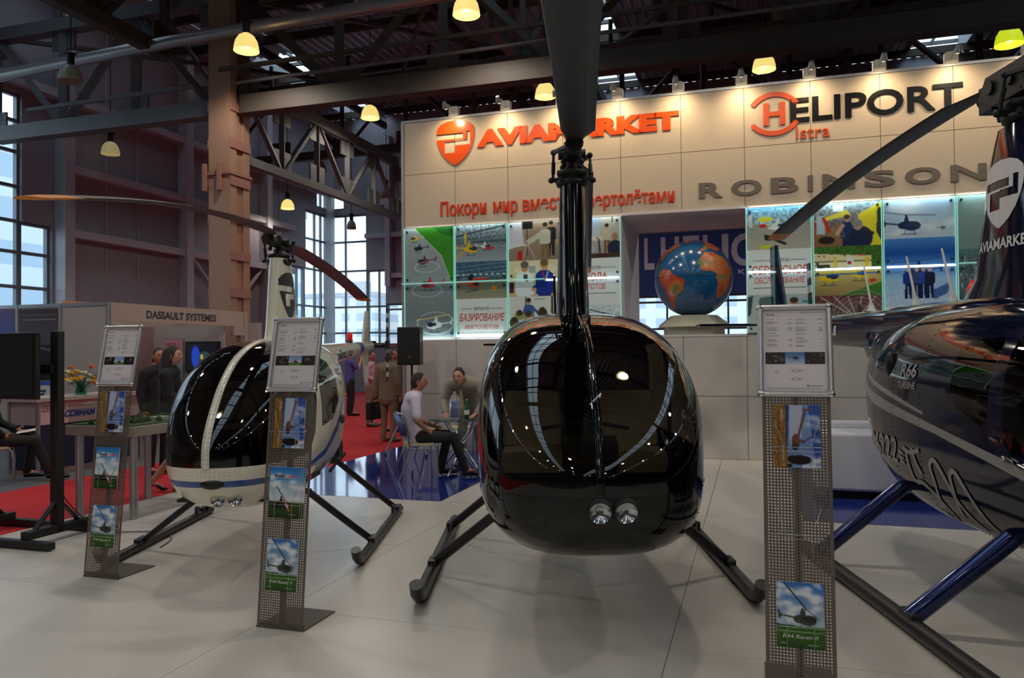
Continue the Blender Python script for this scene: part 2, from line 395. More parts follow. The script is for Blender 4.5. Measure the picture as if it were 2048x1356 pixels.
# ---------------------------------------------------------------- roof deck with skylight strips
def roof():
    m = MB(); holes = [(-16.6, -14.9), (-5.7, -4.0), (5.3, 7.0), (16.3, 18.0)]; R1 = [(-34, 17.0), (23.0, 30.2)]
    def corr(v0, v1, u0, u1):
        n = max(1, int((v1-v0)/.075)); ps = []; 
        for i in range(n+1): ps.append((v0+(v1-v0)*i/n, RT+(.055 if (i//2) % 2 else -.055)))
        vs = [H(p[0], u0, p[1]) for p in ps]+[H(p[0], u1, p[1]) for p in ps]; k = n+1
        m.add(vs, [(i, i+1, k+i+1, k+i) for i in range(n)])
    a = -18
    for h0, h1 in holes:
        corr(a, h0, -36, 30.5)
        for u0, u1 in ((-36, R1[0][0]), (R1[0][1], R1[1][0]), (R1[1][1], 30.5)): corr(h0, h1, u0, u1)
        a = h1
    corr(a, 34, -36, 30.5)
    struct(m.build('ceiling', M_deck, fix=False))
    k = MB(); fr = MB(); gl = MB()
    for h0, h1 in holes:
        for u0, u1 in R1:
            for a, b in ((h0-.08, h0), (h1, h1+.08)): hb(k, a, b, u0, u1, RT-.15, RT+.5)
            n = int((u1-u0)/1.6); st = (u1-u0)/n
            for i in range(n+1): hb(fr, h0, h1, u0+i*st-.05, u0+i*st+.05, RT+.3, RT+.42)
            hb(fr, (h0+h1)/2-.03, (h0+h1)/2+.03, u0, u1, RT+.3, RT+.4)
            gl.add([H(a, b, RT+.43) for a, b in ((h0, u0), (h1, u0), (h1, u1), (h0, u1))], [(0, 1, 2, 3)])
    o = struct(k.build('window_5', mat('skylight_kerb', (150, 152, 158), .6)), 'long roof skylight strips over the hall')
    fr.build('window_frame', M_steel_grey, o); gl.build('window_pane', M_wglass, o)
roof()
# ---------------------------------------------------------------- roof steel
def truss(p, q, zl, zu, n, name, mt, w=.3, hc=.42, web=.16, phase=0, tail=False):
    m = MB(); P = Vector(p); Q = Vector(q); d = Q-P
    def A(t, z): c = P+d*t; return Vector((c.x, c.y, z))
    m.bar(A(0, zl), A(1, zl), w, hc); m.bar(A(0, zu), A(1, zu), w, .3)
    for i in range(n+1):
        t = i/n
        m.bar(A(t, zl), A(t, zu), web, web*1.2, up=(1, .1, 0))
        if i < n:
            a, b = (zl, zu) if (i+phase) % 2 else (zu, zl)
            m.bar(A(t, a), A((i+1)/n, b), web*1.1, web, up=(1, .1, 0))
        for z, sgn in ((zl, 1), (zu, -1)):
            c = A(t, z+sgn*.32); m.box((c.x, c.y, c.z), (.7, .05, .5), rz=math.atan2(d.y, d.x))
    return struct(m.build(name, mt))
truss(H(-18, 14.5), H(-11.5, 14.5), 7.12, 9.6, 3, 'beam_truss', M_steel_grey, w=.32, hc=.36)
truss(H(-10.7, 14.5), H(25, 14.5), 7.12, 9.6, 15, 'beam_truss', M_steel, w=.34, hc=.40)
truss(H(-18, 4), H(25, 4), 7.6, 9.9, 16, 'beam_truss', M_steel)
truss(H(-11.1, 14.9), H(-11.1, 23.0), 6.08, 7.86, 5, 'beam_truss', M_steel_grey, w=.18, hc=.2, web=.11)
truss(H(-12.6, 3), H(-12.6, 14.2), 8.45, 10.6, 6, 'beam_truss', M_steel, w=.26, hc=.3, web=.14)
truss(H(-5.0, 14.9), H(-5.0, 30.2), 8.3, 10.6, 7, 'beam_truss', M_steel_grey, w=.2, hc=.25, web=.11)
truss(H(.6, 14.9), H(.6, 30.2), 8.3, 10.6, 7, 'beam_truss', M_steel, w=.2, hc=.25, web=.11)
truss(H(-18, 23.2), H(25, 23.2), 8.4, 10.8, 18, 'beam_truss', M_steel, w=.22, hc=.28, web=.11, phase=1)
truss(H(9, 14.9), H(9, 30), 8.3, 10.6, 7, 'beam_truss', M_steel, w=.24, hc=.3)
m = MB()          # purlins and thin bracing rods under the deck
for u in (6, 8, 10.5, 12.6, 15.3, 17.2, 19.2, 21.3, 24.6, 27.5, 29.2): m.bar(H(-18, u, 11.75), H(33, u, 11.75), .12, .26)
for v in (-15, -8.5, -2.4, 3.2, 8.2): m.bar(H(v, 5, 11.4), H(v, 30, 11.4), .16, .24)
m.bar(H(-10.9, 13.9, 7.75), H(25, 13.9, 7.85), .07, .08); m.bar(H(-10.9, 15.2, 7.7), H(25, 15.2, 7.8), .07, .08)
for v in (-18, -11, -4, 3, 10): m.bar(H(v, 14.5, 9.6), H(v+5, 23.2, 10.8), .10); m.bar(H(v+5, 14.5, 9.6), H(v, 23.2, 10.8), .10)
for v in range(-16, 25, 3): m.bar(H(v, 14.5, 9.6), H(v, 14.5, 11.7), .12); m.bar(H(v, 23.2, 10.8), H(v, 23.2, 11.7), .12)
struct(m.build('beam_purlins', M_steel))
m = MB(); m.tube([H(-18, 13.7, 8.2), H(-12, 13.7, 8.42), H(-7.2, 13.7, 8.5), H(20, 13.7, 8.6)], .13, 16)
struct(m.build('trim_3', mat('spiral_duct', (176, 172, 172), .38, metal=.8, noise=.05, scale=6)), 'silver round air duct under the roof')
m = MB()
m.tube([H(-16.5, 14.1, 7.5), H(-11.7, 14.1, 7.55)], .06, 8); m.tube([H(-10.6, 14.1, 7.5), H(12, 14.1, 7.6)], .04, 8)
struct(m.build('trim_4', M_steel_grey))
# ---------------------------------------------------------------- column of two braced branches, painted peach
def column(v, u):
    m = MB(); s = .28
    hb(m, v-s, v+s, u-.34, u-.12, -.03, 11.8); hb(m, v-s, v+s, u+.12, u+.34, -.03, 11.8)
    hb(m, v-s+.05, v+s-.05, u-.13, u+.13, -.03, 11.8)
    b = MB()
    for i in range(14): z = .4+i*.82; hb(b, v+s-.02, v+s+.025, u-.345, u+.345, z, z+.2); hb(b, v-s-.025, v-s+.02, u-.345, u+.345, z, z+.2)
    hb(b, v-s-.04, v+s+.04, u-.38, u+.38, 5.55, 5.62)
    hb(b, v-.38, v-.30, u-.44, u-.36, 5.2, 5.8); hb(b, v+.0, v+.08, u-.44, u-.36, 5.2, 5.8)
    o = struct(m.build('column', M_peach), 'tall peach painted steel column carrying the roof trusses'); b.build('batten', M_peach2, o)
column(-11.1, 14.5); column(9, 14.5)
# far aisle partitions
m = MB(); hb(m, -17.5, 20, 29.0, 29.08, -.03, 1.85); struct(m.build('partition_far', mat('far_partition', (150, 160, 176), .7)))
m = MB(); hb(m, -17.5, 20, 28.98, 29.1, 1.85, 2.0); hb(m, -13, -10.6, 28.9, 28.98, -.02, .95); struct(m.build('trim_5', mat('far_pink', (186, 120, 136), .7)))
# ---------------------------------------------------------------- buildings outside the windows
def brick_facade(name, wall, win, sx, sz):
    m = bpy.data.materials.new(name); m.use_nodes = True; nt = m.node_tree; n = nt.nodes; b = n['Principled BSDF']
    tc = n.new('ShaderNodeTexCoord'); mp = n.new('ShaderNodeMapping'); mp.inputs['Rotation'].default_value = (PI/2, 0, 0); br = n.new('ShaderNodeTexBrick')
    br.offset = 0; br.inputs['Color1'].default_value = br.inputs['Color2'].default_value = (*srgb(win), 1); br.inputs['Mortar'].default_value = (*srgb(wall), 1)
    br.inputs['Scale'].default_value = 1; br.inputs['Brick Width'].default_value = sx; br.inputs['Row Height'].default_value = sz; br.inputs['Mortar Size'].default_value = .75
    nt.links.new(tc.outputs['Object'], mp.inputs['Vector']); nt.links.new(mp.outputs['Vector'], br.inputs['Vector']); nt.links.new(br.outputs['Color'], b.inputs['Base Color'])
    b.inputs['Roughness'].default_value = .8; return m
F1 = brick_facade('facade_pale', (250, 250, 250), (204, 216, 228), 3.2, 3); F2 = brick_facade('facade_rose', (248, 238, 234), (204, 214, 224), 3.2, 3); F3 = brick_facade('facade_grey', (226, 234, 242), (188, 206, 222), 3, 3.2)  # washed-out daylight haze is put into the pale facade colours
def block(label, v, u, w, d, h, fm, band=None):
    t = thing('apartment_block', label, 'building', H(v, u, -2), HROT)
    m = MB(); m.box((0, 0, h/2), (w, d, h)); m.build('facade', fm, t)
    m = MB(); m.box((0, 0, h+.4), (w+.6, d+.6, .8)); m.box((w*.2, 0, h+2), (3, 3, 3)); m.build('roof', mat('roof_pale', (200, 200, 205), .8), t)
    if band:
        m = MB(); m.box((w*.22, -d/2-.1, h*.3), (w*.3, .25, h*.25)); m.build('brick_panel', mat('rose_panel', (226, 186, 178), .8), t)
block('tall pale tower with a rose band seen through right corner glazing', -57, 140, 14, 14, 21, F2, 1)
block('pale apartment tower seen left of the rose banded tower', -80, 140, 22, 14, 14.5, F1)
block('lower grey block seen through the left corner glazing', -118, 130, 30, 14, 13, F3)
block('pale apartment block seen through the ribbon window behind the globe', 2, 120, 70, 14, 17, F1)
block('blue grey office block seen through the tall left wall window', -72, 60, 40, 44, 20, F3)
m = MB(); m.box((0, 0, -2.2), (900, 900, .2)); struct(m.build('ground_outside', mat('asphalt_outside', (150, 152, 150), .9)))
# ---------------------------------------------------------------- high-bay lamps
M_lit = mat('lamp_shade_lit', (250, 226, 140), .4, emit=.9, emit_c=(255, 226, 132)); M_hot = mat('lamp_bulb', (255, 250, 230), .4, emit=7, emit_c=(255, 246, 214))
M_off = mat('lamp_shade_off', (176, 170, 150), .35); M_green = mat('lamp_shade_green', (216, 232, 60), .4, emit=.75, emit_c=(216, 236, 40)); M_blk = mat('black_plastic', (22, 21, 21), .45, noise=.1)
M_dim = mat('lamp_shade_dim', (206, 196, 150), .4, emit=.22, emit_c=(240, 220, 150))
def lamp(v, u, z, shade, lit, label, group=None, r=.25, power=1.0):
    t = thing('high_bay_lamp', label, 'lamp', H(v, u, z), 0, group)
    m = MB(); m.lathe([(r, -.2), (r*.97, -.12), (r*.86, 0), (r*.62, .1), (r*.3, .155), (.05, .17)], n=28); m.build('lamp_shade', shade, t)
    m = MB(); m.cyl((0, 0, .15), (0, 0, .4), .075); m.cyl((0, 0, .4), (0, 0, .45), .12, .05); m.build('ballast', M_blk, t)
    m = MB(); m.cyl((0, 0, .44), (0, 0, 11.7-z), .012, n=6); m.build('rod', M_blk, t)
    m = MB(); m.ball((0, 0, -.02), (.075, .075, .12), 12); m.build('bulb', M_hot if lit else M_off, t)
    if lit: light('lamp_light', 'SPOT', H(v, u, z-.26), LAMP_W*power, (1, .91, .78), .18, H(v, u, 0), 165, .5)
    return t
lamp(-4.88, 13.04, 7.94, M_lit, 1, 'lit yellow dome lamp cut off by the top edge, above the stand wall')
lamp(-9.64, 13.13, 7.91, M_lit, 1, 'large lit dome lamp just right of the peach column top')
lamp(-9.91, 18.91, 8.24, M_lit, 1, 'lit yellow dome lamp below the roof beam, left of the stand wall')
lamp(-17.4, 17.49, 7.54, M_dim, 0, 'dim dome lamp in front of the left cladding wall')
lamp(-13.86, 12.86, 7.68, M_off, 0, 'unlit dome lamp high at upper left beside the silver duct')
lamp(-14.15, 23.24, 8.09, M_off, 0, 'unlit dome lamp just right of the peach column, inside the far truss')
lamp(-16.68, 25.18, 7.28, M_lit, 1, 'small lit dome lamp left of the corner glazing', power=.4)
lamp(-13.35, 26.74, 7.81, M_off, 0, 'small unlit dome lamp above the end of the far truss chord')
lamp(-15.37, 27.68, 6.82, M_off, 0, 'smallest unlit dome lamp hanging in front of the corner glazing', r=.19)
lamp(-4.69, 17.91, 7.95, M_lit, 1, 'lit dome lamp half hidden behind the rising rotor blade')
lamp(.33, 17.7, 7.95, M_lit, 1, 'lit white dome lamp above the HELIPORT lettering')
lamp(4.82, 17.0, 7.66, M_green, 1, 'yellow green dome lamp at the upper right corner')
for v in (-10.0, -5.1, -.2, 4.7, 9.6):
    for u in (6.6, 1.4, -4, -9.5, -15, -22):
        lamp(v, u, 7.95, M_lit, 1, 'lit dome lamp in the rows over the near half of the hall', 'dome lamps over the near half of the hall', power=1.15 if u > 6 else .35 if u > 0 else .4)
# ================================================================ EXHIBITION STAND WALL  (local x along the wall from its left end, y away from us, z up)
WALL = Matrix.Translation(H(-5.56, 11.82)) @ Matrix.Rotation(HROT, 4, 'Z')
MOD = .915; NX = 11; ZR = [0, .93, 1.855, 2.775, 3.70, 4.60, 5.48]
M_panel = mat('stand_panel', (208, 190, 168), .5, noise=.025, scale=8, bump=.02); M_panel_white = mat('stand_panel_white', (200, 194, 188), .5, noise=.025, scale=8)
M_groove = mat('panel_groove', (92, 74, 62), .7); M_trimalu = mat('stand_edge', (170, 170, 172), .4, metal=.5)
def wall_panels():
    m = MB(); g = .004
    for i in range(NX):
        for j in range(6):
            if i in (4, 5) and j in (2, 3): continue
            x0, x1, z0, z1 = i*MOD, (i+1)*MOD, ZR[j], ZR[j+1]
            m.box2((x0+g, 0, z0+g), (x1-g, .03, z1-g), 0 if j > 1 else 1, WALL)
    m.box2((0, .012, 0), (4*MOD, .06, 5.46), 2, WALL); m.box2((6*MOD, .012, 0), (NX*MOD, .06, 5.46), 2, WALL)
    m.box2((4*MOD, .012, 0), (6*MOD, .06, 1.85), 2, WALL); m.box2((4*MOD, .012, 3.705), (6*MOD, .06, 5.46), 2, WALL)
    o = struct(m.build('wall_stand', [M_panel, M_panel_white, M_groove]), 'tall cream modular exhibition stand wall with the lettering')
    e = MB(); e.box2((-.05, -.02, 0), (0, .12, 5.49), 0, WALL); e.box2((-.05, -.012, 5.48), (NX*MOD, .08, 5.52), 0, WALL)
    e.build('edge_profile', M_trimalu, o)
    n = MB(); a, b, d = 4*MOD, 6*MOD, 1.9      # the niche: a lined opening right through the stand
    n.box2((a-.03, .0, 1.80), (a, d, 3.73), 0, WALL); n.box2((b, .0, 1.80), (b+.03, d, 3.73), 0, WALL)
    n.box2((a, -.01, 3.70), (b, d, 3.735), 0, WALL); n.box2((a, -.01, 1.82), (b, d, 1.852), 0, WALL)
    n.build('niche_lining', mat('niche_lilac', (214, 204, 210), .6), o)
    s = MB(); s.box2((-.04, .06, 0), (-.0, 1.9, 5.4), 0, WALL); s.build('side_panel', M_panel_white, o)
wall_panels()
def on_wall(a, b, d=0): return WALL @ Vector((a, -d-.002, b))
M_orange = mat('orange_acrylic', (232, 84, 18), .25, noise=.02); M_red_letter = mat('red_letter', (222, 66, 26), .35, noise=.02)
M_black_letter = mat('black_acrylic', (16, 16, 18), .25); M_grey_letter = mat('grey_letter', (116, 106, 96), .35); M_hred = mat('heliport_orange', (226, 88, 44), .3)
M_white_ink = mat('white_ink', (226, 224, 222), .4); M_dark_ink = mat('dark_ink', (52, 52, 56), .5); M_grey_ink = mat('grey_ink', (112, 110, 116), .5)
SHIELD = [(.5, 1.0), (.3, .99), (.12, .93), (.02, .84), (.0, .72), (.01, .58), (.05, .44), (.14, .27), (.28, .12), (.42, .03), (.5, 0), (.58, .03), (.72, .12), (.86, .27), (.95, .44), (.99, .58), (1, .72), (.98, .84), (.88, .93), (.7, .99)]
def shield(mb, x, z, w, h, fn, depth, mi=0, gap=None):
    """shield with the angular p-shaped cut: built as polygons left of the white figure"""
    cut = [(-.01, .71, .585, .71), (.80, .90, .44, .74), (.5, .9, .44, .56), (.22, .501, .28, .545)]
    N = 60
    def half(t):
        pts = sorted([(b, a) for a, b in SHIELD[10:]+SHIELD[:1]])
        for (b0, a0), (b1, a1) in zip(pts, pts[1:]):
            if b0 <= t <= b1: return a0+(a1-a0)*((t-b0)/(b1-b0+1e-9))
        return .5
    zs = sorted({*[i/N for i in range(N+1)], *[c[2] for c in cut], *[c[3] for c in cut]})
    for t0, t1 in zip(zs, zs[1:]):
        if t1-t0 < 1e-6: continue
        tm = (t0+t1)/2; xs = [(1-half(tm), half(tm))]
        for a0, a1, b0, b1 in cut:
            if b0-1e-9 <= tm <= b1+1e-9:
                nx = []
                for p, q in xs:
                    if a1 <= p or a0 >= q: nx.append((p, q)); continue
                    if a0 > p: nx.append((p, a0))
                    if a1 < q: nx.append((a1, q))
                xs = nx
        e0, e1 = half(t0), half(t1)
        for p, q in xs:
            L0, L1 = (1-e0, 1-e1) if abs(p-(1-half(tm))) < 1e-9 else (p, p)
            R0, R1 = (e0, e1) if abs(q-half(tm)) < 1e-9 else (q, q)
            P = [(L0, t0), (R0, t0), (R1, t1), (L1, t1)]
            k = 1 if depth else max(1, int((R0-L0)*14))      # follow a curved skin
            for q_ in range(k):
                s0, s1 = q_/k, (q_+1)/k; mb.add([fn(x+a*w, z+b*h, depth) for a, b in ((L0+(R0-L0)*s0, t0), (L0+(R0-L0)*s1, t0), (L1+(R1-L1)*s1, t1), (L1+(R1-L1)*s0, t1))], [(0, 1, 2, 3)], mi)

# raised letterings, each a sign of its own
def sign(name, label, mt, items, mats=None):
    m = MB()
    for it in items: put_text(m, it[0], it[1], it[2], it[3], it[4], on_wall, depth=.02, bold=it[5] if len(it) > 5 else 0, mi=it[6] if len(it) > 6 else 0)
    o = m.build(name, mats or mt, fix=False); return tag(o, label, 'sign')
m = MB(); shield(m, .60, 4.70, .66, .74, on_wall, .02); put_text(m, 'AVIAMARKET', 1.31, 4.955, 3.24, .285, on_wall, .065, 0, 0, .02)
tag(m.build('sign_lettering', M_orange, fix=False), 'orange raised AVIAMARKET lettering with shield emblem on cream wall', 'sign')
m = MB(); put_text(m, 'H', 5.76, 4.885, .305, .33, on_wall, .03, 0, 0, .02); put_text(m, 'ELIPORT', 6.13, 4.895, 2.22, .355, on_wall, .022, 0, 1, .02); put_text(m, 'Istra', 6.21, 4.655, .45, .175, on_wall, .0, 0, 0, .02)
def arc(mb, cx, cz, rx, rz, a0, a1, w, mi=0):
    n = 20; P = []
    for i in range(n+1):
        a = rad(a0+(a1-a0)*i/n); ww = w
        P.append((on_wall(cx+rx*math.cos(a), cz+rz*math.sin(a), .02), on_wall(cx+(rx-ww)*math.cos(a), cz+(rz-ww)*math.sin(a), .02)))
    mb.add([p for q in P for p in q], [(2*i, 2*i+1, 2*i+3, 2*i+2) for i in range(n)], mi)
arc(m, 5.91, 5.0, .40, .37, 32, 146, .07); arc(m, 5.91, 5.10, .40, .37, -32, -146, .07)
tag(m.build('sign_lettering', [M_hred, M_black_letter], fix=False), 'black and orange HELIPORT Istra lettering between two arcs', 'sign')
sign('sign_lettering', 'red Cyrillic slogan lettering above the left photo panels', M_red_letter, [('\u041f\u043e\u043a\u043e\u0440\u0438', .66, 3.80, .80, .31, .014), ('\u043c\u0438\u0440', 1.58, 3.80, .41, .25, .014), ('\u0432\u043c\u0435\u0441\u0442\u0435', 2.08, 3.86, .80, .19, .014), ('\u0441', 2.95, 3.86, .12, .19, .014), ('\u0432\u0435\u0440\u0442\u043e\u043b\u0451\u0442\u0430\u043c\u0438', 3.14, 3.80, 1.33, .29, .014)])
m = MB(); x = 4.83
for ch, wd in (('R', .34), ('O', .43), ('B', .38), ('I', .07), ('N', .43), ('S', .39), ('O', .44), ('N', .43)):
    put_text(m, ch, x, 3.885, wd, .23, on_wall, .03, 0, 0, .02); x += wd+.125
put_text(m, '\u00ae', 8.64, 3.87, .07, .07, on_wall, 0, 0, 0, .02)
tag(m.build('sign_lettering', M_grey_letter, fix=False), 'wide grey ROBINSON lettering above the right photo panels', 'sign')
# arm spotlights along the top edge
M_cream_plastic = mat('cream_plastic', (206, 196, 180), .4)
M_spotglow = mat('spot_glass', (255, 240, 205), .3, emit=5, emit_c=(255, 226, 170))
proto = None
for i, sx in enumerate([.9, 1.8, 2.72, 3.62, 4.54, 5.46, 6.40, 7.32, 8.22, 9.15]):
    p = WALL @ Vector((sx, 0, 5.52)); lb = ['leftmost cream arm spotlight on the top edge of the stand wall', 'cream arm spotlight second from the left end of the stand wall', 'cream arm spotlight hidden behind the rising rotor blade', 'cream arm spotlight just right of the rising rotor blade', 'cream arm spotlight above the end of the AVIAMARKET lettering', 'cream arm spotlight between the two orange and black letterings', 'cream arm spotlight above the arcs of the HELIPORT lettering', 'cream arm spotlight above the middle of the HELIPORT lettering', 'cream arm spotlight above the last letter of HELIPORT', 'cream arm spotlight beyond the right lettering'][i]
    if proto is None:
        t = thing('arm_spotlight', lb, 'spotlight', p, HROT, 'spotlights along the stand wall'); proto = t
        m = MB(); m.tube([(0, .04, -.02), (0, -.02, .06), (0, -.2, .12), (0, -.38, .09)], .009, 6); m.build('arm', M_alu, t)
        m = MB(); m.box((0, .03, .07), (.17, .1, .16)); m.box((0, .03, .155), (.11, .08, .02)); m.build('housing', M_cream_plastic, t, bevel=.008)
        m = MB(); m.cyl((0, -.42, .10), (0, -.35, .03), .03, .05, 14); m.build('spot_head', M_alu, t)
        m = MB(); m.ball((0, -.348, .026), (.03, .022, .022), 10); m.build('bulb', M_spotglow, t)
    else: dup(proto, p, HROT, lb)
    a = WALL @ Vector((sx, -.36, 5.52)); light('spot_light', 'SPOT', a, SPOT_W, (1, .76, .45), .05, WALL @ Vector((sx, .15, 4.7)), 140, 1.0)
# ---------------------------------------------------------------- photo panels behind glass
M_print = print_mat('poster_print', .25, emit=.10); M_print_paper = print_mat('brochure_print', .3)  # a slight glow is put into the poster prints to brighten them
M_edgeglass = mat('glass_edge', (150, 214, 206), .15, emit=.35, emit_c=(160, 230, 220)); M_bolt = mat('bolt_steel', (70, 66, 62), .35, metal=.8)  # glass edges and tubeless ledges are given a faint glow of their own
M_clearglass = glass('panel_glass', (244, 250, 249), 1.3); M_tube = mat('light_tube', (235, 245, 255), .3, emit=3.0, emit_c=(214, 236, 255))
WHITE = (222, 224, 222)
def hangar(c, x0, y0, x1, y1, roof=(120, 140, 150), fl=(150, 152, 150), seed=3):
    my = y0+(y1-y0)*.5; c.grad(x0, y0, x1, my, roof, (70, 86, 96)); c.grad(x0, my, x1, y1, tuple(a*.75 for a in fl), fl)
    for i in range(7): t = i/6; c.line(x0+(x1-x0)*t, y0, x0+(x1-x0)*(.5+.25*(t-.5)), my, .012, (54, 66, 76), .8)
    for i in range(4): yy = y0+(my-y0)*(.15+.22*i); c.line(x0+.02, yy+.02, x1-.02, yy-.01, .01, (180, 196, 204), .55)
    c.noise(x0, y0, x1, my+.05, .3, 2, seed)
def caption(o, mb, s0, zt, w1, w2=None):
    """the white caption block: site line, title in red"""
    f = lambda a, b, d=0: on_wall(a, b, .038)
    put_text(mb, 'VERTOLET.RU', s0+.457, zt-.19, .28, .048, f, .0, .12, 1, center=True)
    for a in (.1, .62): mb.add([f(s0+a, zt-.17), f(s0+a+.2, zt-.17), f(s0+a+.2, zt-.164), f(s0+a, zt-.164)], [(0, 1, 2, 3)], 1)
    put_text(mb, w1, s0+.457, zt-.37, min(.76, .085*len(w1)+.02), .125, f, .008, .12, 0, center=True)
    if w2: put_text(mb, w2, s0+.457, zt-.50, min(.7, .057*len(w2)), .085, f, .0, .12, 0, center=True)
    mb.add([f(s0+.1, zt-.57), f(s0+.82, zt-.57), f(s0+.82, zt-.563), f(s0+.1, zt-.563)], [(0, 1, 2, 3)], 1)
def poster(i, cv, label, cap=None):
    s0 = i*MOD; g = .012; x0, x1, z0, z1 = s0+g, s0+MOD-g, 1.865, 3.69
    t = thing('photo_panel', label, 'poster', on_wall(s0+MOD/2, 1.86, 0), HROT)
    I = Matrix.Translation(-Vector(on_wall(s0+MOD/2, 1.86, 0))); I = Matrix.Rotation(-HROT, 4, 'Z') @ I
    F = lambda a, b, d=0: I @ on_wall(a, b, d)
    b = MB(); b.add([F(x, z, d) for d in (.0, .03) for x, z in ((x0, z0), (x1, z0), (x1, z1), (x0, z1))], [(0, 1, 2, 3), (0, 1, 5, 4), (1, 2, 6, 5), (2, 3, 7, 6), (3, 0, 4, 7)])
    b.build('backing', M_trimalu, t)
    picture(cv, 'print', lambda a, c: F(x0+(x1-x0)*a, z0+(z1-z0)*c, .031), M_print, t)
    if cap:
        m = MB(); caption(None, m, s0, *cap)
        m.v = [tuple(I @ Vector(p)) for p in m.v]; m.build('caption', [M_red_letter, M_dark_ink], t, fix=False)
    e = MB()
    for x in (x0, x1): e.add([F(x+dx, z, d) for d in (.03, .05) for dx, z in ((-.006, z0), (.006, z0), (.006, z1), (-.006, z1))], [(4, 5, 6, 7), (0, 1, 5, 4), (1, 2, 6, 5), (2, 3, 7, 6), (3, 0, 4, 7)])
    e.build('glass_edge', M_edgeglass, t)
    gl = MB()
    for za, zb in ((z0, 2.755), (2.765, z1)): gl.add([F(x, z, .046) for x, z in ((x0, za), (x1, za), (x1, zb), (x0, zb))], [(0, 1, 2, 3)])
    gl.build('cover_glass', M_clearglass, t)
    for x in (x0+.05, x1-.05):
        for z in (z0+.06, 2.69, 2.83, z1-.06):
            if BOLT[0] is None: bo = MB(); bo.cyl((0, 0, 0), (0, -.032, 0), .016, n=10); BOLT[0] = bo.build('bolt', M_bolt, t); o = BOLT[0]
            else: o = BOLT[0].copy(); COL.objects.link(o); o.parent = t
            o.location = F(x, z, .03)
    return t
PW, PH = 90, 182
def P1():
    c = Canvas(PW, PH, (150, 158, 160)); c.grad(0, 0, 1, 1, (160, 168, 170), (112, 122, 126)); c.poly([(.2, 0), (1, 0), (1, .58), (.98, .55), (.74, .26)], (62, 138, 40)); c.poly([(.6, 0), (1, 0), (1, .1), (.7, .06)], (40, 110, 34)); c.noise(0, 0, 1, 1, .06, 2, 4)
    c.line(.2, 0, .74, .26, .012, (190, 200, 190)); c.line(.74, .26, .98, .56, .012, (190, 200, 190))
    for y, col, s, x in ((.1, (220, 190, 60), .3, .22), (.19, (40, 50, 70), .34, .3), (.31, (120, 40, 70), .44, .4), (.52, (205, 40, 50), .54, .5)): c.heli(x, y, s, col, 1, blades=0)
    for y, r in ((.34, .24), (.55, .3)): c.ring(.45, y+.02, r, r*.2, .006, (200, 205, 205), .7)
    c.ring(.62, .87, .36, .1, .007, (205, 208, 196), .8); c.heli(.62, .89, .6, (226, 230, 228), 1); c.line(.24, .84, .9, .79, .016, (226, 214, 120))
    for i in range(8): c.line(.02+.13*i, .72-.01*i, .08+.13*i, .715-.01*i, .008, (190, 170, 150), .6)
    return c
def P2():
    c = Canvas(PW, PH, WHITE); hangar(c, 0, 0, 1, .33, (176, 194, 196), (150, 160, 168)); c.line(.0, .1, .95, .02, .03, (60, 72, 80)); c.heli(.28, .22, .52, (226, 176, 30), -1, blades=0, glassc=(50, 60, 62)); c.line(.2, .08, .2, .16, .04, (222, 180, 40)); c.heli(.58, .2, .34, (220, 224, 226), -1, blades=0); c.ell(.66, .215, .09, .012, (190, 40, 40)); c.line(.02, .29, .16, .24, .03, (200, 160, 40))
    hangar(c, 0, .33, 1, .66, (60, 92, 120), (150, 146, 122), 5)
    for i in range(9): c.ell(.05+.11*i, .445, .03, .006, (200, 226, 240))
    c.ell(.3, .47, .05, .03, (24, 34, 50)); c.heli(.34, .535, .42, (216, 52, 40), -1, blades=0); c.line(.34, .49, .6, .48, .03, (214, 50, 40)); c.ell(.74, .57, .06, .022, (226, 130, 40)); c.line(.2, .6, .44, .58, .014, (60, 50, 50)); return c
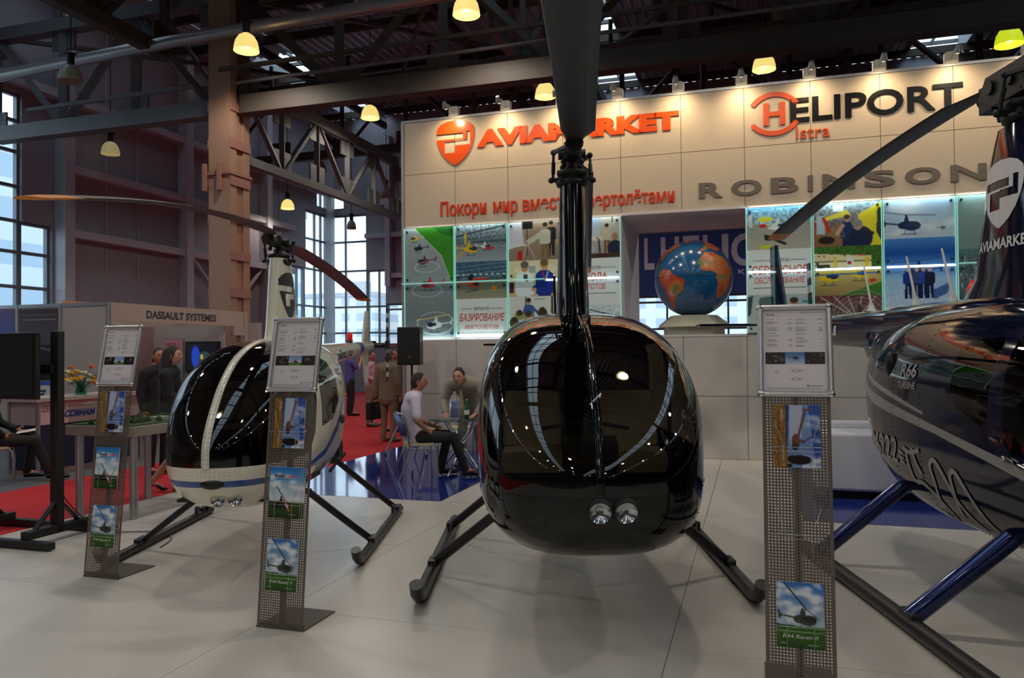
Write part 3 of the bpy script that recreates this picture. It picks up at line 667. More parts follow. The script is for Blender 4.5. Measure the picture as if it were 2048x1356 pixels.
def P3():
    c = Canvas(PW, PH, (176, 152, 128)); c.grad(0, 0, 1, .34, (170, 146, 124), (140, 118, 98)); c.poly([(0, 0), (.24, 0), (.3, .2), (0, .24)], (206, 206, 214)); c.poly([(0, .2), (.34, .2), (.34, .215), (.02, .22)], (214, 212, 208)); c.rect(.27, 0, .46, .065, (26, 26, 30)); c.line(.35, .07, .35, .3, .016, (50, 48, 48)); c.line(.36, .2, .26, .33, .014, (190, 184, 176)); c.line(.36, .2, .5, .33, .014, (190, 184, 176))
    c.man(.79, .01, .3, (34, 34, 50), (50, 40, 44)); c.man(.68, .02, .34, (200, 196, 180), (132, 104, 72)); c.line(.6, .12, .36, .185, .09, (198, 194, 178)); c.ell(.34, .19, .03, .012, (190, 130, 100)); c.ell(.22, .3, .05, .05, (190, 40, 34)); c.ell(.93, .19, .05, .03, (200, 150, 110))
    c.grad(0, .34, 1, .66, (226, 212, 172), (196, 170, 128)); c.ell(.5, .42, .4, .06, (238, 228, 196), .6); c.rect(.38, .39, .5, .45, (160, 170, 170)); c.man(.3, .35, .56, (226, 226, 226), (110, 90, 60), (196, 140, 112), (110, 100, 90)); c.rect(.28, .46, .36, .56, (60, 66, 76)); c.man(.66, .34, .56, (32, 52, 140), (28, 40, 110), (206, 156, 124), (120, 90, 60)); c.line(.2, .5, .46, .6, .1, (226, 226, 226)); c.line(.78, .52, .48, .585, .09, (30, 50, 136)); c.ell(.47, .595, .05, .016, (204, 150, 120)); c.line(.62, .44, .68, .52, .018, (210, 60, 60)); c.line(.73, .44, .68, .52, .018, (220, 220, 220)); c.ell(.97, .46, .05, .05, (150, 30, 30)); c.rect(0, .53, .1, .62, (90, 40, 50)); c.rect(0, .655, 1, 1, (214, 214, 208))
    c.rect(.3, .655, .33, .8, (120, 120, 116)); c.man(.37, .67, .34, (70, 90, 150), (60, 70, 110), arm=1); c.rect(.48, .675, .68, .68, (90, 90, 90)); c.rect(.78, .655, .84, .8, (86, 70, 60))
    for i, (x, y) in enumerate(((.2, .82), (.1, .88), (.62, .8), (.36, .83), (.86, .78), (.5, .9), (.74, .88), (.28, .93))): c.ell(x, y, .09, .04, ((150, 140, 90), (90, 84, 56), (70, 60, 50))[i % 3]); c.ell(x, y-.025, .06, .026, (70, 54, 42))
    return c
def P4():
    c = Canvas(PW, PH, WHITE); c.grad(0, 0, 1, .34, (206, 200, 190), (160, 146, 128)); c.grad(0, 0, .66, .16, (170, 190, 214), (196, 200, 216)); c.ell(.3, .12, .2, .015, (150, 150, 190)); c.rect(0, .16, .72, .2, (220, 216, 208)); c.man(.76, .06, .26, (206, 190, 160), (120, 96, 70), arm=-1); c.rect(.84, 0, .87, .05, (60, 90, 90)); c.ell(.9, .27, .13, .07, (40, 44, 66)); c.ell(.9, .17, .05, .03, (170, 120, 96)); c.ell(.4, .27, .16, .05, (170, 180, 190)); c.line(.62, .19, .64, .31, .03, (40, 60, 110)); c.rect(.2, .31, 1, .345, (70, 54, 46))
    c.grad(0, .74, 1, 1, (206, 214, 218), (176, 180, 176)); c.line(.1, .74, 1, .85, .02, (60, 80, 110)); c.heli(.4, .88, .6, (220, 224, 226), 1, blades=0); c.ell(.35, .87, .06, .012, (210, 60, 60)); c.noise(.4, .76, 1, .86, .3, 2, 8); return c
def P5():
    c = Canvas(PW, PH, WHITE); c.grad(0, 0, 1, .14, (92, 140, 166), (150, 176, 186)); c.noise(0, 0, 1, .2, .4, 3, 9); c.grad(0, .14, 1, .34, (150, 146, 138), (176, 170, 158)); c.line(0, .02, .9, .0, .02, (60, 110, 170)); c.heli(.5, .16, .5, (214, 218, 220), -1, blades=0); c.ell(.3, .1, .12, .02, (210, 200, 60)); c.ell(.26, .15, .06, .015, (190, 50, 40)); c.rect(.04, .06, .1, .16, (200, 206, 210)); c.rect(.22, .3, .38, .335, (200, 200, 40)); c.line(.3, .23, .6, .3, .04, (36, 36, 40)); c.ell(.36, .25, .08, .02, (30, 32, 36)); c.line(.36, .17, .72, .2, .04, (226, 226, 230))
    c.grad(0, .70, 1, 1, (170, 188, 188), (196, 200, 192)); c.poly([(0, .72), (.1, .7), (.06, .85), (0, .88)], (70, 80, 84)); c.poly([(.2, .72), (.4, .71), (.36, .82), (.14, .9)], (90, 112, 112)); c.line(.4, .7, .6, .84, .016, (110, 126, 124)); c.ell(.82, .86, .17, .07, (52, 62, 120)); c.ell(.72, .76, .06, .03, (190, 140, 112)); c.ell(.72, .745, .065, .022, (70, 56, 46)); c.rect(.85, .75, 1, .77, (70, 150, 180)); return c
def P6():
    c = Canvas(PW, PH, (120, 100, 80)); c.grad(0, 0, 1, .2, (140, 166, 178), (110, 90, 80)); c.noise(0, 0, 1, .2, .4, 3, 11); c.rect(.3, .02, .46, .07, (226, 232, 236)); c.grad(0, .2, 1, .34, (150, 116, 78), (128, 92, 60)); c.poly([(0, .14), (.5, .06), (.56, .1), (.1, .15)], (222, 206, 70)); c.poly([(.66, .1), (1, .01), (1, .34), (.82, .34), (.7, .24)], (224, 206, 44)); c.poly([(.94, .06), (1, .05), (1, .32), (.92, .24)], (60, 60, 50)); c.rect(.06, .1, .18, .24, (180, 190, 200)); c.line(.16, .12, .24, .22, .05, (190, 50, 44)); c.man(.5, .1, .34, (34, 50, 92), (26, 36, 76), (196, 144, 116), (80, 60, 46)); c.line(.44, .18, .36, .24, .06, (196, 150, 120)); c.ell(.7, .28, .17, .09, (32, 38, 66)); c.ell(.66, .18, .07, .042, (176, 140, 120)); c.ell(.64, .165, .075, .03, (130, 126, 126)); c.line(.72, .22, .86, .25, .06, (40, 40, 56)); c.ell(.2, .29, .12, .03, (40, 34, 32)); c.rect(0, .14, .03, .34, (196, 50, 50))
    c.grad(0, .34, 1, .52, (66, 104, 40), (60, 100, 36)); c.noise(0, .34, 1, .45, .3, 3, 12); c.poly([(0, .39), (.84, .42), (.84, .54), (0, .54)], (224, 206, 160)); c.rect(0, .45, .84, .46, (120, 110, 90)); c.rect(.06, .48, .24, .52, (60, 56, 52)); c.grad(0, .52, 1, .72, (208, 182, 110), (150, 130, 80)); c.poly([(.4, .72), (1, .62), (1, .72)], (70, 120, 46)); c.heli(.2, .58, .6, (224, 184, 30), -1, (40, 52, 80)); c.heli(.64, .56, .5, (226, 190, 40), -1, (70, 90, 130), blades=0); c.rect(.3, .42, .35, .56, (224, 190, 50)); c.rect(.76, .43, .81, .6, (224, 186, 40)); c.line(.0, .56, .9, .55, .02, (60, 110, 180)); c.ell(.54, .46, .05, .04, (220, 220, 220)); c.ell(.53, .47, .03, .014, (200, 40, 40)); c.ell(.86, .61, .05, .014, (200, 60, 44))
    for x in (.07, .14, .44, .66, .7): c.rect(x, .405, x+.035, .42, (206, 60, 50))
    c.grad(0, .72, 1, 1, (110, 60, 56), (120, 120, 118)); c.noise(0, .72, 1, .95, .35, 3, 13)
    for i in range(5): c.line(.1+.2*i, .73, .5+.05*i, .86, .014, (190, 196, 196)); c.ring(.68, .9, .22+.06*i, .1+.03*i, .005, (170, 180, 180), .7)
    c.ell(.64, .93, .26, .05, (226, 230, 230)); c.line(.66, .8, .68, .9, .04, (60, 60, 60)); return c
def P7():
    c = Canvas(PW, PH, WHITE); c.grad(0, 0, 1, .3, (150, 180, 206), (176, 190, 206)); c.clouds(0, .02, 1, .28, 9, 5, (214, 220, 226), .4); c.grad(0, .3, 1, .42, (70, 130, 196), (22, 72, 150)); c.grad(0, .42, 1, .62, (24, 78, 160), (150, 186, 222)); c.grad(0, .6, 1, .82, (150, 184, 220), (190, 204, 222)); c.noise(0, .66, 1, .82, .12, 2, 3); c.heli(.34, .21, .62, (30, 40, 84), -1, (44, 56, 84)); c.heli(.82, .235, .14, (90, 90, 110), -1, blades=0); c.heli(.48, .56, .62, (34, 46, 100), 1, (40, 60, 110)); c.poly([(.66, .7), (.92, .64), (.88, .72), (.7, .77)], (70, 100, 160))
    for x, tp in ((.34, (26, 50, 130)), (.46, (60, 70, 110)), (.55, (40, 70, 150)), (.64, (30, 34, 60))): c.man(x, .52, .24, tp, (24, 32, 70), (206, 160, 136), (150, 130, 120))
    c.rect(0, .82, 1, 1, WHITE); return c
def P8():
    c = Canvas(PW, PH, (90, 110, 116)); c.grad(0, 0, 1, .4, (132, 158, 154), (110, 132, 130)); c.grad(0, .4, 1, .5, (84, 110, 116), (70, 86, 90)); c.grad(0, .5, 1, 1, (96, 116, 122), (64, 60, 58)); r = random.Random(4)
    for i in range(130):
        x = r.random(); y = .46+.5*r.random()**1.2; w = .012+.04*(y-.4); h = .01+.14*(y-.42)*r.random(); q = r.choice([(130, 150, 158), (96, 84, 76), (150, 140, 126), (60, 70, 78), (112, 120, 124)]); c.rect(x, y-h, x+w, y+.02, q)
    c.noise(0, .44, 1, 1, .4, 2, 6); c.heli(.5, .78, .4, (150, 40, 44), -1, blades=0); c.ell(.5, .48, .12, .008, (190, 160, 90)); return c
BOLT = [None]
poster(0, P1(), 'photo panel of helicopters on tarmac beside green grass, leftmost')
poster(1, P2(), 'photo panel of hangars with yellow and red helicopters above a white caption', (2.49, '\u0411\u0410\u0417\u0418\u0420\u041e\u0412\u0410\u041d\u0418\u0415', '\u0412\u0415\u0420\u0422\u041e\u041b\u0401\u0422\u041e\u0412'))
poster(2, P3(), 'photo panel of two men shaking hands between classroom scenes')
poster(3, P4(), 'photo panel partly behind the black mast, classroom above a white caption', (3.08, '\u0428\u041a\u041e\u041b\u0410', '\u041f\u0418\u041b\u041e\u0422\u041e\u0412'))
poster(6, P5(), 'photo panel of a workshop with white helicopter and white caption, right of the globe', (3.08, '\u0421\u0415\u0420\u0412\u0418\u0421\u041d\u041e\u0415', '\u041e\u0411\u0421\u041b\u0423\u0416\u0418\u0412\u0410\u041d\u0418\u0415'))
poster(7, P6(), 'photo panel of two mechanics in navy and yellow helicopters')
poster(8, P7(), 'blue photo panel of a helicopter over clouds and four people on snow', (2.21, '\u041a\u041b\u0423\u0411', None))
poster(9, P8(), 'grey green photo panel of a city from the air, rightmost')
poster(10, P8(), 'grey green photo panel of a city from the air beyond the frame edge')
# glass ledges with light tubes along the middle of the panels
for k, (a, b, lit, lb) in enumerate(((0, 2.45, 0, 'faintly glowing glass ledge across the left photo panels'), (2.45, 3.66, 1, 'bright light tube across the panels beside the black mast'), (5.49, 6.4, 1, 'bright light tube on the panel right of the globe'), (6.41, 7.31, 1, 'bright light tube on the panel of the mechanics'), (7.33, 8.23, 1, 'bright light tube across the blue panel'), (8.25, 10.06, 0, 'faintly glowing glass ledge across the city panels'))):
    t = thing('light_tube' if lit else 'glass_ledge', lb, 'light' if lit else 'ledge', on_wall((a+b)/2, 2.76, .068), HROT); L = b-a
    m = MB(); m.box((0, -.045, 0), (L-.01, .088, .012)); m.build('ledge', M_edgeglass if not lit else M_clearglass, t)
    if lit:
        m = MB(); m.cyl((-L/2+.03, -.03, -.018), (L/2-.03, -.03, -.018), .013, n=8); m.build('tube', M_tube, t)
# added bodiless area lights along the panels' top and bottom edges wash them pale
def wash(a, b, z, dz, e):
    for i in range(int(round((b-a)/MOD))):
        s = a+(i+.5)*MOD; l = light('panel_wash', 'AREA', on_wall(s, z, .075), e, (.8, .95, 1), .8, on_wall(s, z+dz, .0)); l.data.shape = 'RECTANGLE'; l.data.size = .84; l.data.size_y = .02
wash(0, 4*MOD, 1.835, .3, 2.2); wash(6*MOD, 10*MOD, 3.72, -.3, 2.2); wash(0, 4*MOD, 3.72, -.3, .8)
# ---------------------------------------------------------------- globe in the niche
def globe():
    C = WALL @ Vector((4.70, .45, 0)); t = thing('globe', 'large blue relief globe on an octagonal pale base in the niche', 'globe', (C.x, C.y, 1.853), HROT-.12)
    m = MB()
    for r0, z0, r1, z1 in ((.47, .0, .47, .12), (.56, .12, .53, .17), (.53, .17, .36, .30)):
        m.tube([(0, 0, z0), (0, 0, z1)], [r0, r1], 8)
    m.s = [False]*len(m.s); m.build('base', mat('globe_base', (176, 174, 156), .4), t)
    land = [([(-.33, .66), (-.1, .7), (.02, .52), (-.1, .34), (-.25, .22), (-.42, .05), (-.52, .12), (-.62, .3), (-.5, .52)], 0)]
    R = .595; cz = .30+R*.97
    # continents as lon/lat outlines, Atlantic facing us
    SA = [(-80, 9), (-72, 12), (-60, 9), (-50, 1), (-35, -6), (-38, -14), (-41, -22), (-48, -27), (-55, -34), (-62, -40), (-66, -47), (-69, -54), (-74, -50), (-73, -38), (-71, -20), (-78, -10), (-81, -4)]
    NA = [(-82, 9), (-85, 13), (-90, 16), (-97, 16), (-105, 20), (-112, 28), (-124, 40), (-130, 55), (-120, 70), (-85, 70), (-78, 60), (-64, 60), (-56, 52), (-66, 45), (-75, 38), (-81, 30), (-82, 25), (-88, 30), (-97, 27), (-96, 19), (-88, 21), (-87, 16), (-83, 10)]
    AF = [(-17, 21), (-16, 14), (-9, 5), (5, 5), (9, 3), (10, -5), (13, -14), (15, -27), (18, -34), (26, -34), (35, -22), (40, -12), (42, 0), (51, 11), (42, 12), (35, 28), (20, 32), (10, 37), (-5, 35), (-10, 30)]
    EU = [(-9, 37), (-9, 43), (-2, 44), (-4, 48), (3, 51), (8, 54), (10, 60), (25, 70), (45, 68), (50, 45), (28, 41), (22, 37), (14, 44), (5, 43)]
    GR = [(-45, 60), (-55, 68), (-68, 76), (-40, 83), (-20, 78), (-24, 70)]
    LON0 = -35
    def lonlat(lon, lat, r):
        a = rad(lon-LON0); b = rad(lat); return (r*math.cos(b)*math.sin(a), -r*math.cos(b)*math.cos(a), cz+r*math.sin(b))
    m = MB(); m.ball((0, 0, cz), R, 64); m.build('ocean', mat('globe_ocean', (20, 86, 136), .2, noise=.05, scale=5, coat=.6), t)
    b = MB()
    for poly in (SA, NA, AF, EU, GR):
        xs = [p[0] for p in poly]; ys = [p[1] for p in poly]; st = 2.2
        def inside(x, y):
            r = False
            for (x0, y0), (x1, y1) in zip(poly, poly[1:]+poly[:1]):
                if (y0 > y) != (y1 > y) and x < (x1-x0)*(y-y0)/(y1-y0)+x0: r = not r
            return r
        x = min(xs)
        rr = random.Random(3)
        while x < max(xs):
            y = min(ys)
            while y < max(ys):
                if inside(x+st/2, y+st/2): b.add([lonlat(x+dx, y+dy, R+.004) for dx, dy in ((0, 0), (st, 0), (st, st), (0, st))], [(0, 1, 2, 3)], 0, True)
                y += st
            x += st
        b.add([lonlat(a+(sum(xs)/len(xs)-a)*.0, c, R+.0035) for a, c in poly], [], 0)
    ML = bpy.data.materials.new('globe_land'); ML.use_nodes = True; n = ML.node_tree.nodes; l = ML.node_tree.links
    tc = n.new('ShaderNodeTexCoord'); nz = n.new('ShaderNodeTexNoise'); nz.inputs['Scale'].default_value = 4.5; nz.inputs['Detail'].default_value = 5
    cr = n.new('ShaderNodeValToRGB'); cr.color_ramp.elements[0].position = .35; cr.color_ramp.elements[0].color = (*srgb((96, 120, 74)), 1); cr.color_ramp.elements[1].position = .62; cr.color_ramp.elements[1].color = (*srgb((176, 66, 34)), 1)
    e = cr.color_ramp.elements.new(.48); e.color = (*srgb((188, 112, 60)), 1)
    l.new(tc.outputs['Object'], nz.inputs['Vector']); l.new(nz.outputs['Fac'], cr.inputs['Fac']); l.new(cr.outputs['Color'], n['Principled BSDF'].inputs['Base Color']); n['Principled BSDF'].inputs['Roughness'].default_value = .3
    b.build('continents', ML, t, fix=False)
    e = MB(); e.lathe([(R+.003, -.006), (R+.006, 0), (R+.003, .006)], (0, 0, cz), 64); e.build('equator_seam', mat('seam_line', (20, 50, 70), .4), t)
globe()
# blue banner beyond the niche
bt = thing('hanging_banner', 'blue banner with big white letters seen through the niche behind the globe', 'banner', H(-1.4, 25.5, 0), HROT)
m = MB(); m.box((0, 0, 4.43), (9, .03, 2.02)); m.build('cloth', mat('banner_blue', (22, 50, 128), .6), bt)
m = MB(); f = lambda a, b, d=0: (a, -.02, b)
for ch, x, w in (('L', -1.95, .33), ('H', -1.41, .59), ('E', -.70, .52), ('L', -.07, .42), ('I', .52, .2), ('C', .80, .75)): put_text(m, ch, x, 4.27, w, 1.05, f, .03)
put_text(m, '\u042f  \u041a', .63, 4.02, .58, .15, f, .03)
m.build('lettering', mat('banner_letters', (206, 204, 222), .6), bt, fix=False)
# ================================================================ HELICOPTERS (local: nose towards -y, mast at the origin, x to the viewer's right)
def pchip(xs, ys, x):
    i = int(np.clip(np.searchsorted(xs, x)-1, 0, len(xs)-2)); h = np.diff(xs); d = np.diff(ys)/h
    def sl(k):
        if k == 0: return d[0]
        if k == len(xs)-1: return d[-1]
        return 0 if d[k-1]*d[k] <= 0 else 2*d[k-1]*d[k]/(d[k-1]+d[k])
    t = (x-xs[i])/h[i]; a, b = sl(i), sl(i+1)
    return ys[i]*(2*t**3-3*t*t+1)+h[i]*a*(t**3-2*t*t+t)+ys[i+1]*(-2*t**3+3*t*t)+h[i]*b*(t**3-t*t)
class Hull:
    """lofted cabin; st rows: (y, z bottom, z top, half width)"""
    def __init__(s, st, ntop=3.0, nbot=2.6, f=.46, tail_n=2.2):
        s.st = np.array(st, float); s.y0 = s.st[0, 0]; s.u = np.sqrt(s.st[:, 0]-s.y0+1e-9); s.ntop = ntop; s.nbot = nbot; s.f = f; s.tail_n = tail_n
    def at(s, y):
        u = math.sqrt(max(0, y-s.y0)+1e-9); return [float(pchip(s.u, s.st[:, k], u)) for k in (1, 2, 3)]
    def n(s, y, top):
        n = s.ntop if top else s.nbot; k = min(1, max(0, (y-.5)/1.0)); return n*(1-k)+s.tail_n*k
    def ring(s, y, m=84):
        zb, zt, w = s.at(y); zc = zb+(zt-zb)*s.f; R = []
        for k in range(m):
            a = 2*PI*k/m; c, q = math.cos(a), math.sin(a); n = s.n(y, q > 0); hh = (zt-zc) if q > 0 else (zc-zb)
            R.append((w*math.copysign(abs(c)**(2/n), c), y, zc+hh*math.copysign(abs(q)**(2/n), q)))
        return R
    def x(s, y, z):
        zb, zt, w = s.at(y); zc = zb+(zt-zb)*s.f; hh = (zt-zc) if z > zc else (zc-zb); n = s.n(y, z > zc)
        return w*max(0.0, 1-min(1, abs(z-zc)/hh)**n)**(1/n)
    def zbelly(s, y): return s.at(y)[0]
    def front_y(s, x, z):
        lo, hi = s.y0, s.y0+1.4
        for _ in range(40):
            m = (lo+hi)/2; zb, zt, w = s.at(m)
            if zb < z < zt and s.x(m, z) > abs(x): hi = m
            else: lo = m
        return hi
    def carve(s, regions, ny=70):
        """regions: (bucket, side, polygon in y-z, |x| limit or None); later regions win"""
        u1 = s.u[-1]; R = [s.ring(s.y0+(u1*(i/ny))**2) for i in range(ny+1)]
        bm = bmesh.new(); m = len(R[0]); vv = [[bm.verts.new(p) for p in r] for r in R]
        for i in range(ny):
            for k in range(m): bm.faces.new((vv[i][k], vv[i][(k+1) % m], vv[i+1][(k+1) % m], vv[i+1][k]))
        bm.faces.new(vv[0]); bm.faces.new(vv[-1][::-1])
        def sel(side, y0, y1, z0, z1):
            F = []
            for f in bm.faces:
                ys = [v.co.y for v in f.verts]; zs = [v.co.z for v in f.verts]; cx = f.calc_center_median().x
                if max(ys) >= y0-.02 and min(ys) <= y1+.02 and max(zs) >= z0-.02 and min(zs) <= z1+.02 and (side == 0 or cx*side > 0): F.append(f)
            return F
        def cut(F, co, no):
            g = set(F)
            for f in F: g.update(f.edges); g.update(f.verts)
            bmesh.ops.bisect_plane(bm, geom=list(g), dist=1e-6, plane_co=co, plane_no=no)
        for b, side, poly, xl in regions:
            ys = [p[0] for p in poly]; zs = [p[1] for p in poly]; bb = (min(ys), max(ys), min(zs), max(zs))
            for p, q in zip(poly, poly[1:]+poly[:1]): cut(sel(side, *bb), (0, p[0], p[1]), Vector((0, -(q[1]-p[1]), q[0]-p[0])).normalized())
            if xl:
                for sx in (-xl, xl): cut(sel(side, *bb), (sx, 0, 0), (1, 0, 0))
        def inside(y, z, poly):
            r = False
            for (a, b), (c, d) in zip(poly, poly[1:]+poly[:1]):
                if (b > z) != (d > z) and y < (c-a)*(z-b)/(d-b)+a: r = not r
            return r
        out = {}
        bm.normal_update()
        for f in bm.faces:
            c = f.calc_center_median(); bk = 'body'
            for b, side, poly, xl in regions:
                if side*c.x < 0 or (xl and abs(c.x) > xl): continue
                if inside(c.y, c.z, poly): bk = b
            o = out.setdefault(bk, ({}, [], []))
            ix = []
            for v in f.verts:
                if v.index not in o[0] or True:
                    key = tuple(round(t, 6) for t in v.co)
                    if key not in o[0]: o[0][key] = len(o[0])
                    ix.append(o[0][key])
            o[1].append(tuple(ix))
        bm.free(); return {k: (list(v[0].keys()), v[1]) for k, v in out.items()}
def window_pair(P, key, name, mt, t):
    if key not in P: return
    vs, fs = P[key]
    for sd in (-1, 1):
        F = [f for f in fs if sum(vs[i][0] for i in f)*sd > 0]
        if F: shell({key: (vs, F)}, [key], name, mt, t)
def shell(parts, keys, name, mats, parent):
    m = MB()
    for i, k in enumerate(keys):
        if k in parts: m.add(parts[k][0], parts[k][1], i, True)
    # weld the buckets so the paint lines stay smooth
    o = m.build(name, mats, parent, fix=False)
    bm = bmesh.new(); bm.from_mesh(o.data); bmesh.ops.delete(bm, geom=[v for v in bm.verts if not v.link_faces], context='VERTS'); bmesh.ops.remove_doubles(bm, verts=bm.verts, dist=1e-5); bmesh.ops.recalc_face_normals(bm, faces=bm.faces); bm.to_mesh(o.data); bm.free()
    return o
M_dark_glass = glass('tinted_canopy', (146, 140, 130), 1.55); M_smoke = glass('smoked_canopy', (150, 146, 140), 1.5)
M_skid = mat('skid_black', (34, 33, 34), .38, noise=.1); M_rotor = mat('blade_charcoal', (48, 49, 50), .5, noise=.05); M_rotor_red = mat('blade_maroon', (62, 40, 44), .5, noise=.05)
M_tip = mat('blade_tip_orange', (206, 128, 44), .5); M_hub = mat('hub_black', (17, 16, 16), .55, noise=.1)
M_beige = mat('seat_beige', (226, 214, 184), .6, noise=.04); M_beige2 = mat('seat_piping', (120, 110, 92), .6); M_inner = mat('cabin_dark', (30, 28, 28), .7); M_inner2 = mat('cabin_grey', (70, 68, 66), .7)
M_chrome = mat('chrome', (215, 215, 218), .12, metal=1.0, noise=.01); M_lens = glass('lamp_lens', (240, 244, 246), 1.5)
M_redlamp = mat('beacon_red', (196, 20, 22), .2, emit=.25, emit_c=(230, 20, 20)); M_white_paint = mat('white_gloss', (228, 224, 208), .18, noise=.015, coat=.6)
M_blue_stripe = mat('blue_stripe', (40, 74, 150), .2, coat=.5); M_black_gloss = mat('black_gloss', (11, 10, 9), .06, spec=.42, noise=.03); M_navy = mat('navy_gloss', (12, 17, 42), .08, noise=.03, coat=.2)
M_silver_decal = mat('silver_decal', (150, 149, 148), .35); M_navy_tube = mat('navy_metallic', (14, 34, 92), .16, metal=.55, coat=.6); M_white_decal = mat('white_decal', (206, 206, 208), .3)
M_black_stripe = mat('stripe_black', (20, 20, 22), .4); M_yellow = mat('yellow_band', (206, 190, 60), .5)

def blade(t, az, z0, r0, R, chord, droop, mt, tipmt, pitch=4, flip=1):
    a = rad(az); d = Vector((math.sin(a), -math.cos(a), 0)); c = Vector((math.cos(a), math.sin(a), 0))
    AF = [(1, 0), (.75, .035), (.5, .06), (.3, .07), (.12, .055), (.03, .03), (0, 0), (.03, -.02), (.12, -.035), (.3, -.045), (.5, -.04), (.75, -.02)]
    def ring(r, ch, off=0):
        z = z0-droop*(r/R)**2+.02; p = rad(pitch*(1-.8*r/R)); R_ = []
        for x, y in AF:
            xx = (x-.28)*ch+off; R_.append(d*r+c*(flip*(xx*math.cos(p)))+Vector((0, 0, z+y*ch*1.1-xx*math.sin(p))))
        return R_
    rt = R-.30 if R > 4 else R-.19
    m = MB(); m.rings([ring(r0, chord*.45), ring(r0+.12, chord*.62), ring(r0+.3, chord)]+[ring(r0+.3+(rt-r0-.3)*i/14, chord) for i in range(1, 15)], True)
    o = m.build('rotor_blade', mt, t)
    m = MB(); m.rings([ring(rt, chord), ring(R-.06, chord), ring(R, chord*.72, -.02)], True); m.build('blade_tip', tipmt, o)
    return o
def rotor_head(t, z, s=1.0, zf=0, heavy=False):
    m = MB(); m.cyl((0, 0, zf), (0, 0, z+.05), .04*s, n=16); m.build('mast_shaft', M_hub, t)
    m = MB(); m.lathe([(.05*s, -.26*s), (.125*s, -.25*s), (.135*s, -.215*s), (.09*s, -.20*s), (.09*s, -.175*s), (.12*s, -.165*s), (.125*s, -.13*s), (.06*s, -.115*s), (.05*s, -.09*s)], (0, 0, z), 20)
    for k in range(4): a = PI/4+k*PI/2; m.bar((.08*s*math.cos(a), .08*s*math.sin(a), z-.2*s), (.15*s*math.cos(a), .15*s*math.sin(a), z-.21*s), .03*s)
    for sx in (-1, 1): m.bar((0, 0, z-.19*s), (sx*.17*s, 0, z-.20*s), .036*s, .03*s); m.ball((sx*.17*s, 0, z-.20*s), .026*s, 8)
    m.build('swashplate', M_hub, t)
    for sx in (-1, 1):
        m = MB(); m.cyl((sx*.155*s, 0, z-.20*s), (sx*.15*s, sx*.05*s, z+.01*s), .011*s, n=8); m.cyl((sx*.153*s, 0, z-.15*s), (sx*.151*s, sx*.04*s, z-.06*s), .016*s, n=8); m.ball((sx*.15*s, sx*.05*s, z+.015*s), .026*s, 8)
        m.build('pitch_link', M_hub, t)
    m = MB(); m.box((0, 0, z), (.10*s, .40*s, .10*s)); m.cyl((-.11*s, 0, z+.01*s), (.11*s, 0, z+.01*s), .042*s, n=14)
    for sy in (-1, 1):
        for sx in (-1, 1): m.cyl((sx*.05*s, sy*.15*s, z-.06*s), (sx*.05*s, sy*.15*s, z+.07*s), .02*s, n=8); m.ball((sx*.07*s, sy*.10*s, z-.07*s), .028*s, 8)
        m.cyl((0, sy*.18*s, z), (0, sy*.40*s, z), .05*s, .07*s, 16); m.bar((sy*.15*s, sy*.05*s, z+.015*s), (sy*.05*s, sy*.3*s, z+.0*s), .03*s)
    m.cyl((0, 0, z+.04*s), (0, 0, z+.085*s), .05*s, .035*s, 12)
    if heavy:
        for sx in (-1, 1): m.prism([(-.34*s, z-.02*s), (-.26*s, z+.10*s), (.26*s, z+.10*s), (.34*s, z-.02*s), (.2*s, z-.10*s), (-.2*s, z-.10*s)], sx*.05*s, sx*.09*s, axis='x')
        for sy in (-1, 1): m.cyl((-.11*s, sy*.2*s, z+.02*s), (.11*s, sy*.2*s, z+.02*s), .045*s, n=14); m.box((0, sy*.3*s, z-.02*s), (.14*s, .14*s, .17*s))
    m.build('rotor_hub', M_hub, t, bevel=.004)
def gear(t, hx, y0, y1, front_up, rear_up, fx, strutmt, tube_r, strut_r, skidmt=None, hull=None, tip=True):
    """two skids with upturned toes, two bent cross tubes"""
    for sx in (-1, 1):
        m = MB(); P = [(fx+sx*hx, y1, tube_r), (fx+sx*hx, (y0+y1)/2, tube_r), (fx+sx*hx, y0+.12, tube_r)]
        if tip: P += [(fx+sx*hx, y0+.03, tube_r+.02), (fx+sx*hx, y0-.04, tube_r+.06), (fx+sx*hx, y0-.075, tube_r+.12)]
        m.tube(P, tube_r, 14); sk = m.build('skid', skidmt or M_skid, t)
        for yy in (front_up[0], rear_up[0]): m = MB(); m.box((fx+sx*hx, yy, tube_r*2), (.06, .16, .05)); m.build('saddle', M_skid, sk, bevel=.006)
        m = MB(); m.box((fx+sx*(hx-.01), rear_up[0]-.2, tube_r*2+.02), (.03, .05, .09)); m.build('clamp', M_skid, sk, bevel=.006)
    for (fy, ty, tz, tx) in (front_up, rear_up):
        for sx in (-1, 1):
            m = MB(); m.tube(smooth_path([(fx+sx*(hx+.0), fy, tube_r*1.6), (fx*.6+sx*(hx*.5+tx*.5), fy*.5+ty*.5, tz*.5+tube_r*.8), (sx*tx, ty, tz)], 5), strut_r, 12, sx=.8); m.build('strut', strutmt, t)
        m = MB(); m.tube([(-tx-.02, ty, tz), (-tx*.6, ty, tz+.03), (tx*.6, ty, tz+.03), (tx+.02, ty, tz)], strut_r*.9, 10); m.build('cross_tube', strutmt, t)
